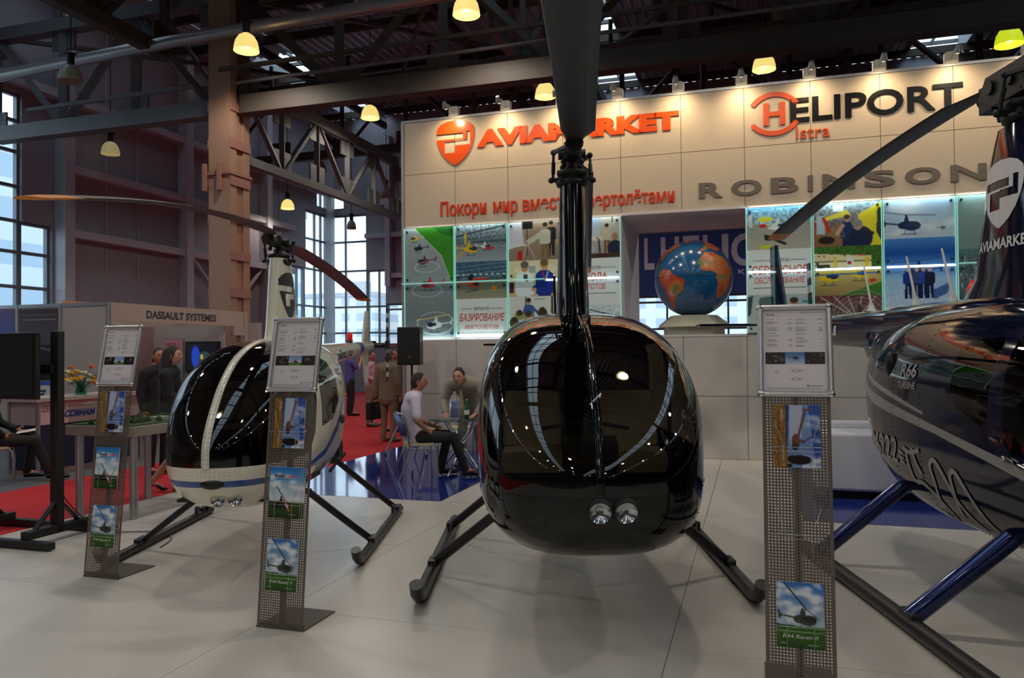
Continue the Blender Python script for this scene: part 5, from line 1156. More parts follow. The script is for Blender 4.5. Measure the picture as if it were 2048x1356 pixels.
def sheet_canvas(pics, seed):
    c = Canvas(112, 158, (226, 220, 226)); r = random.Random(seed)
    c.rect(.6, .035, .94, .042, (150, 146, 154)); c.rect(.06, .07, .94, .074, (206, 200, 206))
    for x0, x1 in ((.06, .46), (.52, .94)):
        y = .115
        while y < .46:
            if r.random() < .18: y += .016; c.rect(x0, y, x0+r.uniform(.12, .2), y+.006, (96, 92, 100)); y += .016; continue
            c.rect(x0, y, x0+r.uniform(.1, .2), y+.0045, (150, 146, 154)); c.rect(x1-r.uniform(.04, .08), y, x1, y+.0045, (140, 136, 146)); y += .0135
    for i, p in enumerate(pics):
        x0, x1 = .04+.3067*i, .04+.3067*(i+1); y0, y1 = .52, .665
        if p == 'sky': c.grad(x0, y0, x1, y1, (60, 110, 180), (190, 206, 226)); c.heli((x0+x1)/2, .59, .2, (60, 56, 70), -1)
        elif p == 'field': c.grad(x0, y0, x1, .62, (110, 150, 206), (206, 214, 226)); c.rect(x0, .62, x1, y1, (86, 124, 40)); c.heli((x0+x1)/2, .61, .2, (130, 30, 40), -1)
        else:
            c.rect(x0, y0, x1, y1, (34, 28, 28))
            for k in range(7): c.ell(r.uniform(x0+.04, x1-.04), r.uniform(y0+.02, y1-.02), r.uniform(.01, .04), r.uniform(.006, .02), r.choice([(120, 90, 70), (80, 70, 66), (150, 140, 140), (60, 50, 46)]))
    for cx, cy, w in ((.22, .74, .09), (.55, .73, .3), (.55, .83, .32)): c.line(cx-w/2, cy, cx+w/2, cy, .004, (150, 146, 154)); c.ring(cx-.1*w, cy+.01, w*.2, .014, .0035, (140, 136, 144)); c.line(cx-w*.4, cy+.03, cx+w*.4, cy+.03, .003, (170, 166, 172))
    c.rect(.7, .915, .93, .925, (70, 66, 74)); c.ell(.69, .92, .014, .01, (50, 48, 56))
    for y in (.945, .957): c.rect(.05, y, .9, y+.004, (170, 166, 174))
    return c
stand_at(-2.67, 3.93, 'perforated metal brochure stand in front of the white helicopter', sheet_canvas(('dark', 'field', 'dark'), 2), 'R44')
stand_at(-4.54, 4.47, 'perforated metal brochure stand farthest left, beside the black TV trolley', sheet_canvas(('dark', 'field', 'dark'), 3), 'R22')
stand_at(.20, 3.845, 'perforated metal brochure stand nearest us, in front of the navy helicopter', sheet_canvas(('dark', 'sky', 'dark'), 4), 'R66')
# ---------------------------------------------------------------- brochures in the pockets
def br_landscape():       # sideways: brown field at the left, sky at the right
    c = Canvas(66, 92, (120, 150, 210)); c.rect(0, 0, .3, 1, (146, 108, 48)); c.noise(0, 0, .3, 1, .5, 2, 3); c.line(.12, .1, .1, .95, .02, (90, 70, 34)); c.poly([(.28, 0), (.38, 0), (.32, .6), (.28, .7)], (40, 66, 130))
    c.poly([(.34, .0), (1, 0), (1, 1), (.3, 1), (.3, .7)], (120, 150, 206)); c.poly([(.36, .0), (.62, 0), (.6, .5), (.4, .7), (.34, .5)], (186, 196, 222)); c.poly([(.74, 0), (1, 0), (1, 1), (.9, 1)], (56, 88, 176)); c.clouds(.5, .1, 1, .6, 5, 2, (220, 226, 236), .35); c.clouds(.6, .7, 1, 1, 7, 3, (236, 238, 244), .6)
    c.line(.68, .1, .5, .58, .05, (116, 76, 66)); c.poly([(.6, .05), (.68, .1), (.86, .08), (.84, .06), (.68, .06)], (130, 84, 64)); c.ell(.48, .58, .09, .12, (120, 78, 72)); c.ell(.46, .66, .07, .06, (60, 52, 60)); c.line(.6, .6, 1, .42, .02, (40, 40, 50)); c.line(.56, .56, .66, .59, .04, (110, 72, 66)); c.ell(.56, .87, .25, .075, (36, 26, 26)); c.ell(.4, .86, .1, .06, (30, 24, 24)); c.ell(.34, .96, .06, .03, (40, 36, 46)); return c
def br_r66():
    c = Canvas(66, 92, (80, 140, 205)); c.grad(0, 0, 1, .3, (40, 116, 196), (120, 176, 222)); c.grad(0, .3, 1, .68, (150, 186, 214), (226, 230, 232)); c.clouds(0, .1, 1, .64, 14, 7, (240, 242, 246), .5); c.grad(0, .68, 1, 1, (62, 92, 36), (34, 56, 24)); c.noise(0, .68, 1, 1, .35, 2, 4); c.heli(.42, .72, .8, (30, 32, 38), -1, (54, 60, 66), blades=0); c.line(.24, .38, .5, .62, .024, (34, 34, 38)); c.line(.5, .62, .66, .84, .05, (214, 110, 50)); c.line(.56, .72, .6, .77, .052, (236, 232, 226)); c.ell(.3, .76, .2, .05, (30, 36, 30)); return c
def br_r44():
    c = Canvas(66, 92, (80, 130, 190)); c.grad(0, 0, 1, .66, (44, 104, 180), (190, 206, 220)); c.clouds(0, 0, 1, .62, 20, 12, (236, 238, 242), .55); c.grad(0, .66, 1, 1, (70, 124, 30), (36, 74, 18)); c.noise(0, .66, 1, 1, .4, 2, 5); c.poly([(0, .645), (.4, .655), (.4, .67), (0, .67)], (40, 90, 60)); c.heli(.56, .57, .95, (58, 70, 58), -1, (40, 46, 44), blades=0); c.line(.15, .0, .62, .40, .03, (30, 50, 50)); c.line(.62, .40, .9, .55, .016, (34, 44, 44)); c.line(.6, .4, .58, .52, .02, (40, 46, 44)); c.line(.2, .8, .95, .84, .02, (30, 60, 20), .6); return c
CV = {'land': br_landscape(), 'r66': br_r66(), 'r44': br_r44()}
def brochure(v, u, slot, kind, label, off=0, dx=0, group=None):
    z = SLOT_Z[slot]; w, h = .212, .30; t = thing('brochure', label, 'brochure', H(v, u), HROT, group)
    T = Matrix.Translation((dx, lean(z)-.006-off, z)) @ Matrix.Rotation(-.099, 4, 'X')
    m = MB(); m.box((0, -.003, h/2), (w, .006, h), M=T); m.build('pages', M_paper, t)
    f = lambda a, b, d=0: T @ Vector((-w/2+w*a, -.0066-d, h*b)); picture(CV[kind], 'cover', f, M_print_paper, t)
    g = lambda a, b, d=0: f(a, b, .0005); s = lambda a, b, d=0: f(.17-b*.7, 1-a, .0005)
    m = MB()
    if kind == 'r44': put_text(m, 'R44 Raven II', .13, .145, .72, .062, g, .0, .25); put_text(m, 'Robinson', .08, .06, .12, .018, g); put_text(m, 'AVIAMARKET', .64, .05, .24, .02, g)
    elif kind == 'r66': put_text(m, 'R66', .16, .80, .30, .06, g, .04, .1); put_text(m, 'HELICOPTER', .22, .755, .4, .026, g, .02, .1); put_text(m, 'TURBINE', .48, .805, .38, .032, g, .03, .1, 1); put_text(m, 'AVIAMARKET', .66, .07, .22, .02, g, 0, 0, 2)
    else: put_text(m, 'HELIPORT', .05, -.06, .2, .07, s); put_text(m, 'AVIAMARKET', .64, -.06, .26, .05, s)
    m.build('title', [M_white_ink if kind != 'r66' else M_dark_ink, M_redlamp, M_white_ink], t, fix=False); return t
for (v, u, w) in ((-2.67, 3.93, 'the stand before the white helicopter'), (-4.54, 4.47, 'the farthest left stand')):
    brochure(v, u, 0, 'land', 'sideways brochure of brown field and sky on '+w); brochure(v, u, 2, 'r44', 'R44 brochure with cloudy sky and grass, lowest on '+w)
    brochure(v, u, 1, 'r66', 'R66 brochure with blue sky and red lettering, middle of '+w, .010)
for k in (1, 2): brochure(-2.67, 3.93, 1, 'r66', 'spare R66 brochure tucked behind the front one in the same pocket', .010-.004*k-.001*(k-1), .012*k, 'spare brochures in the middle pocket')
brochure(.20, 3.845, 0, 'land', 'sideways brochure of brown field and sky on the nearest stand'); brochure(.20, 3.845, 2, 'r44', 'R44 brochure with cloudy sky and grass, lowest on the nearest stand')

# ================================================================ LEFT BACKGROUND: booths, counter, table, TV
M_booth = mat('booth_white', (170, 158, 152), .6, noise=.02); M_fascia = mat('booth_fascia', (176, 158, 146), .6, noise=.02); M_booth_pink = mat('booth_pink', (150, 112, 112), .65)
M_counter_blue = mat('counter_blue', (22, 28, 62), .6); M_counter_sign = mat('counter_sign', (206, 170, 172), .5); M_cobham = mat('cobham_blue', (30, 62, 150), .4)
FU = lambda v0: (lambda a, b, d=0: H(v0+.004+d, a, b)); 
m = MB(); hb(m, -10.24, -10.2, 10.23, 13.85, 2.19, 2.50); hb(m, -10.24, -10.16, 10.23, 10.28, -.012, 2.5); hb(m, -10.24, -10.16, 13.78, 13.85, -.012, 2.5)
t = thing('booth_fascia', 'cream booth header board with black DASSAULT SYSTEMES lettering', 'sign', (0, 0, 0)); m.build('header_board', M_fascia, t)
m = MB(); f = lambda a, b, d=0: H(-10.195, a, b); put_text(m, 'DASSAULT SYSTEMES', 11.05, 2.26, 1.85, .14, f, .03); put_text(m, '201', 13.55, 2.05, .14, .1, f); m.build('lettering', M_dark_ink, t, fix=False)
m = MB(); hb(m, -10.24, -10.18, 13.45, 13.85, 2.0, 2.19); m.build('number_plate', M_booth, t)
m = MB(); hb(m, -13.7, -13.66, 12.5, 17.5, 2.35, 2.76); t = thing('booth_fascia', 'orange lit header board with Press zone lettering at the left edge', 'sign'); m.build('header_board', mat('fascia_warm', (214, 150, 104), .6), t)  # the orange light on this board is also put into its colour
m = MB(); hb(m, -13.7, -13.62, 12.5, 12.6, -.012, 2.4); hb(m, -13.7, -13.62, 17.4, 17.5, -.012, 2.4); m.build('leg', M_alu, t)
m = MB(); put_text(m, 'Press zone', 13.0, 2.50, .95, .15, lambda a, b, d=0: H(-13.655, a, b), .03); m.build('lettering', M_dark_ink, t, fix=False)
light('press_light', 'SPOT', H(-12.9, 14.4, 3.3), 40, (1, .6, .3), .05, H(-13.6, 14.2, 2.6), 80)
# octagonal-post shell walls of the booths
m = MB()
for i, v in enumerate((-10.2, -11.2, -12.17, -13.14, -14.1)):
    hb(m, v-.02, v+.02, 10.18, 10.22, -.012, 2.5, 1)
    if i < 4: hb(m, v-.97, v-.02, 10.195, 10.205, .02, 2.44, 0); hb(m, v-.97, v-.02, 10.185, 10.215, 2.44, 2.5, 1)
hb(m, -12.7, -12.66, 10.2, 14.6, -.012, 2.5, 0); hb(m, -12.6, -10.3, 14.5, 14.54, -.012, 2.3, 0); hb(m, -11.75, -10.93, 12.0, 12.04, -.012, 2.15, 2); hb(m, -12.6, -10.32, 13.3, 13.34, -.012, 2.2, 0)
struct(m.build('partition_booths', [M_booth, M_alu, M_booth_pink]))
def booth_poster(v0, v1, z0, z1, cv, label, txt=None):
    t = thing('booth_poster', label, 'poster'); f = lambda a, b, d=0: H(v0+(v1-v0)*a, 10.185-d, z0+(z1-z0)*b)
    m = MB(); hb(m, v0, v1, 10.187, 10.194, z0, z1); m.build('backing', M_alu, t); picture(cv, 'print', f, M_print_paper, t)
    if txt:
        m = MB()
        for (s, a, b, w, h) in txt: put_text(m, s, a, b, w, h, lambda x, y, d=0: f(x, y, .002), .02)
        m.build('lettering', M_grey_letter, t, fix=False)
c = Canvas(50, 80, (44, 40, 58)); c.grad(0, 0, 1, .5, (60, 50, 62), (96, 84, 98)); c.grad(0, .5, 1, 1, (30, 28, 40), (16, 16, 24)); c.ell(.7, .42, .5, .06, (80, 74, 84)); c.line(.3, .5, 1, .62, .05, (150, 146, 150), .6); c.rect(.1, .15, .95, .16, (150, 136, 130))
booth_poster(-12.12, -11.25, 1.2, 2.42, c, 'dark poster with pale heading on the booth wall left of white panel', [('\u0420\u0415\u0427\u0415\u0412\u042b\u0425 \u041e\u041f\u041e\u0412\u0415\u0429\u0415\u041d\u0418\u0419', .08, .89, .86, .05)])
c = Canvas(50, 80, (60, 70, 140)); c.grad(0, 0, 1, .45, (96, 80, 130), (60, 90, 170)); c.grad(0, .45, 1, 1, (30, 40, 80), (20, 24, 50)); c.line(.0, .46, 1, .36, .06, (190, 196, 206)); c.ell(.6, .55, .4, .06, (60, 70, 90)); booth_poster(-13.1, -12.22, 1.2, 2.42, c, 'purple and blue poster at the left edge of the booth wall')
c = Canvas(50, 50, (206, 202, 208)); c.rect(0, 0, 1, .12, (40, 96, 190)); c.rect(.0, .25, .16, .6, (40, 40, 60)); c.poly([(.3, .4), (.66, .3), (.5, .72), (.36, .72)], (30, 30, 44)); c.rect(.3, .24, .7, .3, (50, 60, 110)); booth_poster(-12.0, -11.3, .55, 1.18, c, 'white notice with blue header under the dark booth poster', [('COBHAM', .2, .1, .6, .08)])
# counter
t = thing('reception_counter', 'navy reception counter with pink sign board at the booth corner', 'counter', (0, 0, -.012))
m = MB(); hb(m, -9.77, -9.27, 8.08, 9.9, .06, .68); m.build('body', M_counter_blue, t)
m = MB(); hb(m, -9.77, -9.262, 8.075, 9.9, .68, 1.0); m.build('sign_board', M_counter_sign, t)
m = MB(); hb(m, -9.9, -9.2, 8.0, 9.95, 1.0, 1.05); m.build('worktop', M_booth, t); m = MB(); hb(m, -9.775, -9.265, 8.07, 9.9, 0, .06); m.build('plinth', M_booth_pink, t)
for (v, u) in ((-9.27, 8.08), (-9.77, 8.08), (-9.27, 9.9)): m = MB(); hb(m, v-.02, v+.02, u-.02, u+.02, 0, 1.0); m.build('edge_post', M_alu, t)
m = MB(); f = lambda a, b, d=0: H(-9.256, a, b); put_text(m, 'COBHAM', 8.48, .76, .52, .10, f, .05, .3); m.build('lettering', M_cobham, t, fix=False); m = MB(); put_text(m, 'ZEHRoX', 8.13, .86, .40, .09, f, .0); m.build('fine_lettering', M_grey_ink, t, fix=False)
# vase of flowers
def vase():
    p = H(-9.45, 8.95, 1.038); t = thing('flower_vase', 'glass vase of orange, yellow and white flowers on the navy counter', 'flowers', p)
    m = MB(); m.lathe([(.002, 0), (.075, 0), (.08, .02), (.06, .12), (.05, .17), (.065, .2)], n=20); m.build('vase', glass('vase_glass', (130, 206, 190), 1.45), t)
    r = random.Random(11); G = mat('stem_green', (52, 84, 44), .6); cols = [mat('petal_orange', (216, 96, 26), .6), mat('petal_yellow', (226, 168, 36), .6), mat('petal_cream', (222, 216, 176), .6), mat('petal_violet', (84, 62, 120), .6)]
    lf = MB()
    for i in range(26):
        a = r.uniform(0, 2*PI); d = r.uniform(.02, .30)*(1 if i < 20 else 1.35); z = r.uniform(.22, .36)+(.08 if i % 5 == 0 else 0)-d*.15; e = Vector((d*math.cos(a), d*math.sin(a)*.7, z)); k = 2 if i % 4 == 2 else 3 if i % 9 == 8 else i % 2
        m = MB(); m.tube(smooth_path([(0, 0, .03), (e.x*.4, e.y*.4, z*.55), e], 4), .003, 5, 1)
        for q in range(9): b = 2*PI*q/9; rr = .028 if k != 3 else .012; m.ball(e+Vector((rr*math.cos(b), rr*math.sin(b)*.8, .012*math.sin(3*b))), (.02, .018, .014) if k != 3 else (.01, .01, .03), 6)
        m.ball(e+Vector((0, 0, .012)), (.02, .02, .016), 6); m.build('flower', [cols[k], G], t)
    for i in range(40):
        a = r.uniform(0, 2*PI); d = r.uniform(.04, .26); z = r.uniform(.14, .34); c = Vector((d*math.cos(a), d*math.sin(a)*.7, z)); s = Vector((math.cos(a+1), math.sin(a+1), .3))*.04; w = Vector((-s.y, s.x, .01))*.35
        lf.add([c-s, c+w+Vector((0, 0, .008)), c+s, c-w+Vector((0, 0, .008))], [(0, 1, 2), (0, 2, 3)])
    lf.build('foliage', G, t, fix=False)
vase()
# display table with a landscape model under a glass case
t = thing('display_table', 'grey display table with green landscape model under glass case', 'table', H(-6.18, 6.62, -.008), HROT)
M_tab = mat('table_grey', (150, 142, 132), .5)
m = MB(); m.box((0, 0, .875), (.86, 1.1, .10)); m.build('tabletop', M_tab, t, bevel=.006)
for x, y in ((-.34, -.46), (.34, -.46), (-.34, .46), (.34, .46)):
    z0 = .008 if x > -.5 else 0; m = MB(); m.cyl((x, y, z0), (x, y, .83), .04, n=16); o = m.build('leg', M_alu, t)
m = MB(); m.box((0, 0, .93), (.8, 1.04, .012)); m.build('model_base', mat('model_green', (70, 92, 46), .8, noise=.2, scale=14), t)
m = MB(); r = random.Random(6)
for i in range(34): x, y = r.uniform(-.36, .36), r.uniform(-.48, .48); m.ball((x, y, .95), (.03, .03, .024+.02*r.random()), 8)
m.build('model_trees', mat('model_trees', (48, 74, 36), .8, noise=.2), t)
m = MB(); m.box((-.1, -.2, .945), (.25, .12, .02)); m.box((.1, .15, .95), (.12, .2, .03)); m.build('model_building', mat('model_white', (200, 200, 196), .6), t)
m = MB()
for x in (-.41, .41): m.add([(x, -.53, .925), (x, .53, .925), (x, .53, 1.14), (x, -.53, 1.14)], [(0, 1, 2, 3)])
for y in (-.53, .53): m.add([(-.41, y, .925), (.41, y, .925), (.41, y, 1.14), (-.41, y, 1.14)], [(0, 1, 2, 3)])
m.add([(-.41, -.53, 1.14), (.41, -.53, 1.14), (.41, .53, 1.14), (-.41, .53, 1.14)], [(0, 1, 2, 3)]); m.build('glass_case', glass('case_glass', (226, 234, 228), 1.45), t)
# TV trolley and its screen
t = thing('tv_trolley', 'black two post TV trolley with long floor feet at the left edge', 'stand', H(-6.30, 5.3), HROT)
for y in (-.33, .33): m = MB(); m.box((.0, y, .04), (1.5, .07, .06)); m.box((.0, y, .005), (1.4, .05, .01)); m.build('foot', M_blk, t, bevel=.006)
for x in (-.46, .44):
    m = MB(); m.box((x, 0, .95), (.09, .07, 1.76)); m.box((x, 0, .1), (.09, .64, .07)); m.bar((x, -.26, .09), (x, -.02, .34), .05, .02); m.bar((x, .26, .09), (x, .02, .34), .05, .02); m.build('post', M_blk, t, bevel=.005)
m = MB(); m.box((0, -.05, 1.5), (.9, .04, .08)); m.build('bracket', M_blk, t)
t = thing('television', 'switched off flat black television on the black trolley', 'television', H(-6.35, 5.16, 1.24), HROT-.10)
m = MB(); m.box((0, 0, .29), (.98, .05, .58)); m.build('body', M_blk, t, bevel=.01); m = MB(); m.box((0, -.027, .30), (.93, .004, .52)); m.build('screen', mat('tv_glass', (8, 9, 12), .06, coat=.5), t)
# power strip and flex
m = MB(); m.box((0, 0, .022), (.2, .07, .044)); p = gz = H(-5.62, 5.62, .0); o = m.build('power_strip', mat('strip_white', (196, 192, 186), .5), None, p, .3, bevel=.008); tag(o, 'white power strip on the floor by the TV trolley', 'power strip')
m = MB(); m.tube(smooth_path([H(-5.52, 5.63, .012), H(-5.2, 5.75, .007), H(-4.9, 5.6, .007), H(-4.75, 5.3, .007)], 6), .006, 6); tag(m.build('power_cable', mat('cable_grey', (120, 112, 106), .6)), 'grey cable running from the power strip along the floor', 'cable')
m = MB(); m.tube(smooth_path([H(-5.82, 5.25, 1.2), H(-5.78, 5.22, .8), H(-5.80, 5.3, .4), H(-5.68, 5.55, .04)], 6), .005, 6); tag(m.build('television_cable', M_blk), 'thin black cable hanging down the TV trolley post', 'cable')

# ================================================================ RIGHT: white seat block
t = thing('bench', 'white upholstered bench block on a black base behind the nearest brochure stand', 'bench', H(2.55, 9.35), HROT)
m = MB(); m.box((0, 0, .40), (3.8, .75, .62)); m.build('seat', mat('bench_white', (206, 206, 214), .45, noise=.02), t, bevel=.03)
m = MB(); m.box((0, .3, .74), (3.8, .16, .10)); m.build('backrest', MATS['bench_white'], t, bevel=.03)
m = MB(); m.box((0, .02, .05), (3.5, .6, .1)); m.build('base', M_blk, t)
# ================================================================ MEETING TABLE, CHAIRS, SPEAKER
M_tabglass = glass('table_glass', (176, 204, 200), 1.5); M_chairseat = mat('chair_cream', (206, 192, 150), .5); M_chairback = mat('chair_back_mesh', (96, 112, 160), .4, metal=.3)
t = thing('glass_table', 'round glass meeting table on crossed chrome legs', 'table', H(-3.72, 9.60, .001))
m = MB(); m.lathe([(.002, .722), (.44, .722), (.445, .727), (.44, .732), (.002, .732)], n=40); m.build('tabletop', M_tabglass, t)
for k in range(4):
    a = PI/4+k*PI/2+.3; b = a+PI*.94; m = MB(); m.tube([(.33*math.cos(a), .33*math.sin(a), .012), (.03*math.cos(a+1.3), .03*math.sin(a+1.3), .37), (.30*math.cos(b), .30*math.sin(b), .72)], .014, 10); m.build('leg', M_chrome, t)
m = MB(); m.cyl((0, 0, .34), (0, 0, .40), .05, n=16); m.build('leg_clamp', M_blk, t)
def chair(v, u, rz, label, proto=[None]):
    if proto[0]: return dup(proto[0], H(v, u, .001), rz, label)
    t = thing('chair', label, 'chair', H(v, u, .001), rz, 'chrome chairs at the glass table'); proto[0] = t     # sitter faces +y
    for sx in (-1, 1):
        m = MB(); m.tube([(sx*.19, .2, 0), (sx*.185, .19, .40), (sx*.17, .15, .44)], .011, 8); m.build('front_leg', M_chrome, t)
        m = MB(); m.tube([(sx*.22, -.30, 0), (sx*.19, -.16, .42), (sx*.18, -.2, .70), (sx*.15, -.25, .84)], .011, 8); m.build('rear_leg', M_chrome, t)
    m = MB(); m.rings([[(.2*1.0*math.copysign(abs(math.cos(a))**.7, math.cos(a)), .2*math.copysign(abs(math.sin(a))**.7, math.sin(a)), z) for a in [2*PI*k/28 for k in range(28)]] for z in (.44, .45, .465, .468)], True); m.build('seat', M_chairseat, t)
    m = MB(); n = 8
    for i in range(n): 
        a0, a1 = -1+2*i/n, -1+2*(i+1)/n; c = lambda a, z: (a*.165, -.17-.10*(z-.5)/.3-.05*(1-a*a), z); q = [c(a0, .56), c(a1, .56), c(a1, .84), c(a0, .84)]; m.add(q+[(x, y-.006, z) for x, y, z in q], [(0, 1, 2, 3), (4, 5, 6, 7), (3, 2, 6, 7), (0, 1, 5, 4)], 0, True)
    m.build('backrest', M_chairback, t)
    m = MB(); m.tube([(-.15, -.25, .84), (-.08, -.30, .85), (.08, -.30, .85), (.15, -.25, .84)], .011, 8); m.build('top_rail', M_chrome, t)
    return t
chair(-4.10, 9.12, rad(-72), 'chrome chair with the man in white shirt sitting on it')
chair(-4.62, 10.62, rad(-100), 'empty chrome chair with cream seat behind the glass table')
chair(-4.25, 11.15, rad(-160), 'empty chrome chair behind the leaning man, by the stand wall')
chair(-9.25, 7.45, rad(-60), 'chrome chair at the left edge with a seated man in dark clothes')
p = H(-3.66, 9.68, .733); t = thing('bottle', 'green glass bottle standing on the glass meeting table', 'bottle', p)
m = MB(); m.lathe([(.002, 0), (.036, 0), (.037, .02), (.037, .13), (.016, .19), (.014, .24), (.002, .24)], n=16); m.build('bottle_body', mat('bottle_green', (20, 84, 40), .12, coat=.4), t); m = MB(); m.lathe([(.0375, .05), (.0375, .11)], n=16); m.build('bottle_label', M_white_ink, t, fix=False); m = MB(); m.cyl((0, 0, .238), (0, 0, .256), .015, n=10); m.build('cap', M_yellow, t)
# loudspeaker and its tripod
sp = H(-5.16, 11.2)
t = thing('speaker_stand', 'silver legged tripod speaker stand by the end of the stand wall', 'stand', (sp.x, sp.y, .001), HROT)
m = MB(); m.cyl((0, 0, .25), (0, 0, 1.42), .018, n=12); m.build('pole', M_blk, t); m = MB(); m.cyl((0, 0, .92), (0, 0, 1.0), .035, n=12); m.build('collar', M_blk, t)
for k in range(3): a = 2*PI*k/3-.6; m = MB(); m.tube([(0, 0, .94), (.42*math.cos(a), .42*math.sin(a), .02)], .016, 8); m.tube([(0, 0, .4), (.2*math.cos(a), .2*math.sin(a), .5)], .009, 6); lg = m.build('leg', M_alu, t); m = MB(); m.ball((.42*math.cos(a), .42*math.sin(a), .022), .022, 8); m.build('rubber_foot', M_blk, lg)
t = thing('loudspeaker', 'black loudspeaker on the tripod by the end of the stand wall', 'speaker', (sp.x, sp.y, 1.42), HROT+.1)
m = MB(); m.prism([(-.19, -.16), (.19, -.16), (.14, .16), (-.14, .16)], 0, .60, axis='z'); m.build('cabinet', M_blk, t, bevel=.015); m = MB(); m.box((0, -.163, .30), (.33, .008, .54)); m.build('grille', mat('speaker_grille', (16, 16, 16), .6, bump=.4, scale=120), t); m = MB(); m.cyl((.02, -.168, .13), (.02, -.172, .13), .018, n=12); m.build('badge', mat('badge_gold', (140, 110, 60), .4, metal=.5), t)
# ================================================================ PEOPLE (local: facing +y, x to their right, feet at z = 0)
def skin_geo(nodes, edges, sub=2):
    """nodes {name: (pos, radius)} grown into one continuous surface"""
    ks = list(nodes); ix = {k: i for i, k in enumerate(ks)}
    me = bpy.data.meshes.new('s'); me.from_pydata([tuple(nodes[k][0]) for k in ks], [(ix[a], ix[b]) for a, b in edges], [])
    o = bpy.data.objects.new('s', me); COL.objects.link(o); o.modifiers.new('sk', 'SKIN'); sl = me.skin_vertices[0].data
    for i, k in enumerate(ks):
        r = nodes[k][1]; sl[i].radius = r if isinstance(r, tuple) else (r, r); sl[i].use_root = (i == 0)
    s = o.modifiers.new('sub', 'SUBSURF'); s.levels = sub; s.render_levels = sub; bpy.context.view_layer.update()
    ev = o.evaluated_get(bpy.context.evaluated_depsgraph_get()); m2 = ev.to_mesh(); vs = [tuple(v.co) for v in m2.vertices]; fs = [tuple(p.vertices) for p in m2.polygons]; ev.to_mesh_clear()
    bpy.data.objects.remove(o); bpy.data.meshes.remove(me); return vs, fs
def blob_geo(nodes, edges, voxel=.011, smooth=7):
    """tapered limbs and trunk merged into one continuous smooth surface"""
    m = MB(); R2 = {k: (v[1] if isinstance(v[1], tuple) else (v[1], v[1])) for k, v in nodes.items()}
    for a, b in edges:
        p, q = Vector(nodes[a][0]), Vector(nodes[b][0]); d = q-p
        if d.length < 1e-4: continue
        d.normalize(); x = Vector((1, 0, 0))-d*d.x
        x = x.normalized() if x.length > .35 else d.orthogonal().normalized(); y = d.cross(x); n = 14; RR = []
        L = (q-p).length
        for t, k in ((-.9, .45), (-.55, .82), (0, 1), (.5, 1), (1, 1), (1.55, .82), (1.9, .45)):
            s_ = min(1, max(0, t)); ra = R2[a][0]+(R2[b][0]-R2[a][0])*s_; rb = R2[a][1]+(R2[b][1]-R2[a][1])*s_; e = min(ra, rb)
            c = p+d*(L*s_)+d*(e*t if t < 0 else e*(t-1) if t > 1 else 0)
            RR.append([c+(x*math.cos(2*PI*i/n)*ra+y*math.sin(2*PI*i/n)*rb)*k for i in range(n)])
        m.rings(RR, True)
    me = bpy.data.meshes.new('s'); me.from_pydata(m.v, [], m.f); o = bpy.data.objects.new('s', me); COL.objects.link(o)
    bm = bmesh.new(); bm.from_mesh(me); bmesh.ops.remove_doubles(bm, verts=bm.verts, dist=1e-6); bmesh.ops.recalc_face_normals(bm, faces=bm.faces); bm.to_mesh(me); bm.free()
    r = o.modifiers.new('r', 'REMESH'); r.mode = 'VOXEL'; r.voxel_size = voxel
    s = o.modifiers.new('sm', 'SMOOTH'); s.iterations = smooth; s.factor = .5; bpy.context.view_layer.update()
    ev = o.evaluated_get(bpy.context.evaluated_depsgraph_get()); m2 = ev.to_mesh(); vs = [tuple(v.co) for v in m2.vertices]; fs = [tuple(f.vertices) for f in m2.polygons]; ev.to_mesh_clear()
    bpy.data.objects.remove(o); bpy.data.meshes.remove(me); return vs, fs
def head_geo(c, fwd, up, s=1.0):
    """face towards fwd: brow, eye sockets, nose, lips, chin, ears"""
    f = Vector(fwd).normalized(); u = Vector(up); u = (u-f*u.dot(f)).normalized(); r = f.cross(u); c = Vector(c)
    vs = []; nr, nc = 22, 30
    for i in range(nr+1):
        th = PI*i/nr; z = -math.cos(th); q = math.sin(th)
        for j in range(nc):
            ph = 2*PI*j/nc; x = q*math.sin(ph); y = q*math.cos(ph)
            jaw = max(0, -z); X = x*.076*(1-.28*jaw**1.5); Y = y*.096*(1-.12*jaw); Z = z*.118
            if y > 0: Y -= .010*max(0, -z)*(abs(x)); 
            if y < 0 and z < -.3: Y *= .86
            if y > .3:
                g = lambda a, b, sa, sb: math.exp(-((X-a)/sa)**2-((Z-b)/sb)**2)
                Y += .026*g(0, -.022, .011, .016)+.014*g(0, .0, .009, .02)+.006*g(0, .028, .045, .010)-.010*(g(.031, .010, .016, .011)+g(-.031, .010, .016, .011))+.007*g(0, -.058, .022, .009)+.009*g(0, -.098, .024, .016)-.003*g(0, -.067, .02, .004)
            vs.append(c+(r*X+f*Y+u*Z)*s)
    fs = [(i*nc+j, i*nc+(j+1) % nc, (i+1)*nc+(j+1) % nc, (i+1)*nc+j) for i in range(nr) for j in range(nc)]
    for sx in (-1, 1):
        b = len(vs); n = 10; e = c+(r*sx*.075+f*-.006+u*-.006)*s
        for d, k in ((0, 1), (.012, 1.05), (.014, .7), (.006, .35)):
            for q in range(n): a = 2*PI*q/n; vs.append(e+(r*sx*d+f*(math.cos(a)*.017*k-.004*(d > .01))+u*(math.sin(a)*.030*k))*s)
        fs += [(b+m*n+q, b+m*n+(q+1) % n, b+(m+1)*n+(q+1) % n, b+(m+1)*n+q) for m in range(3) for q in range(n)]
    return vs, fs
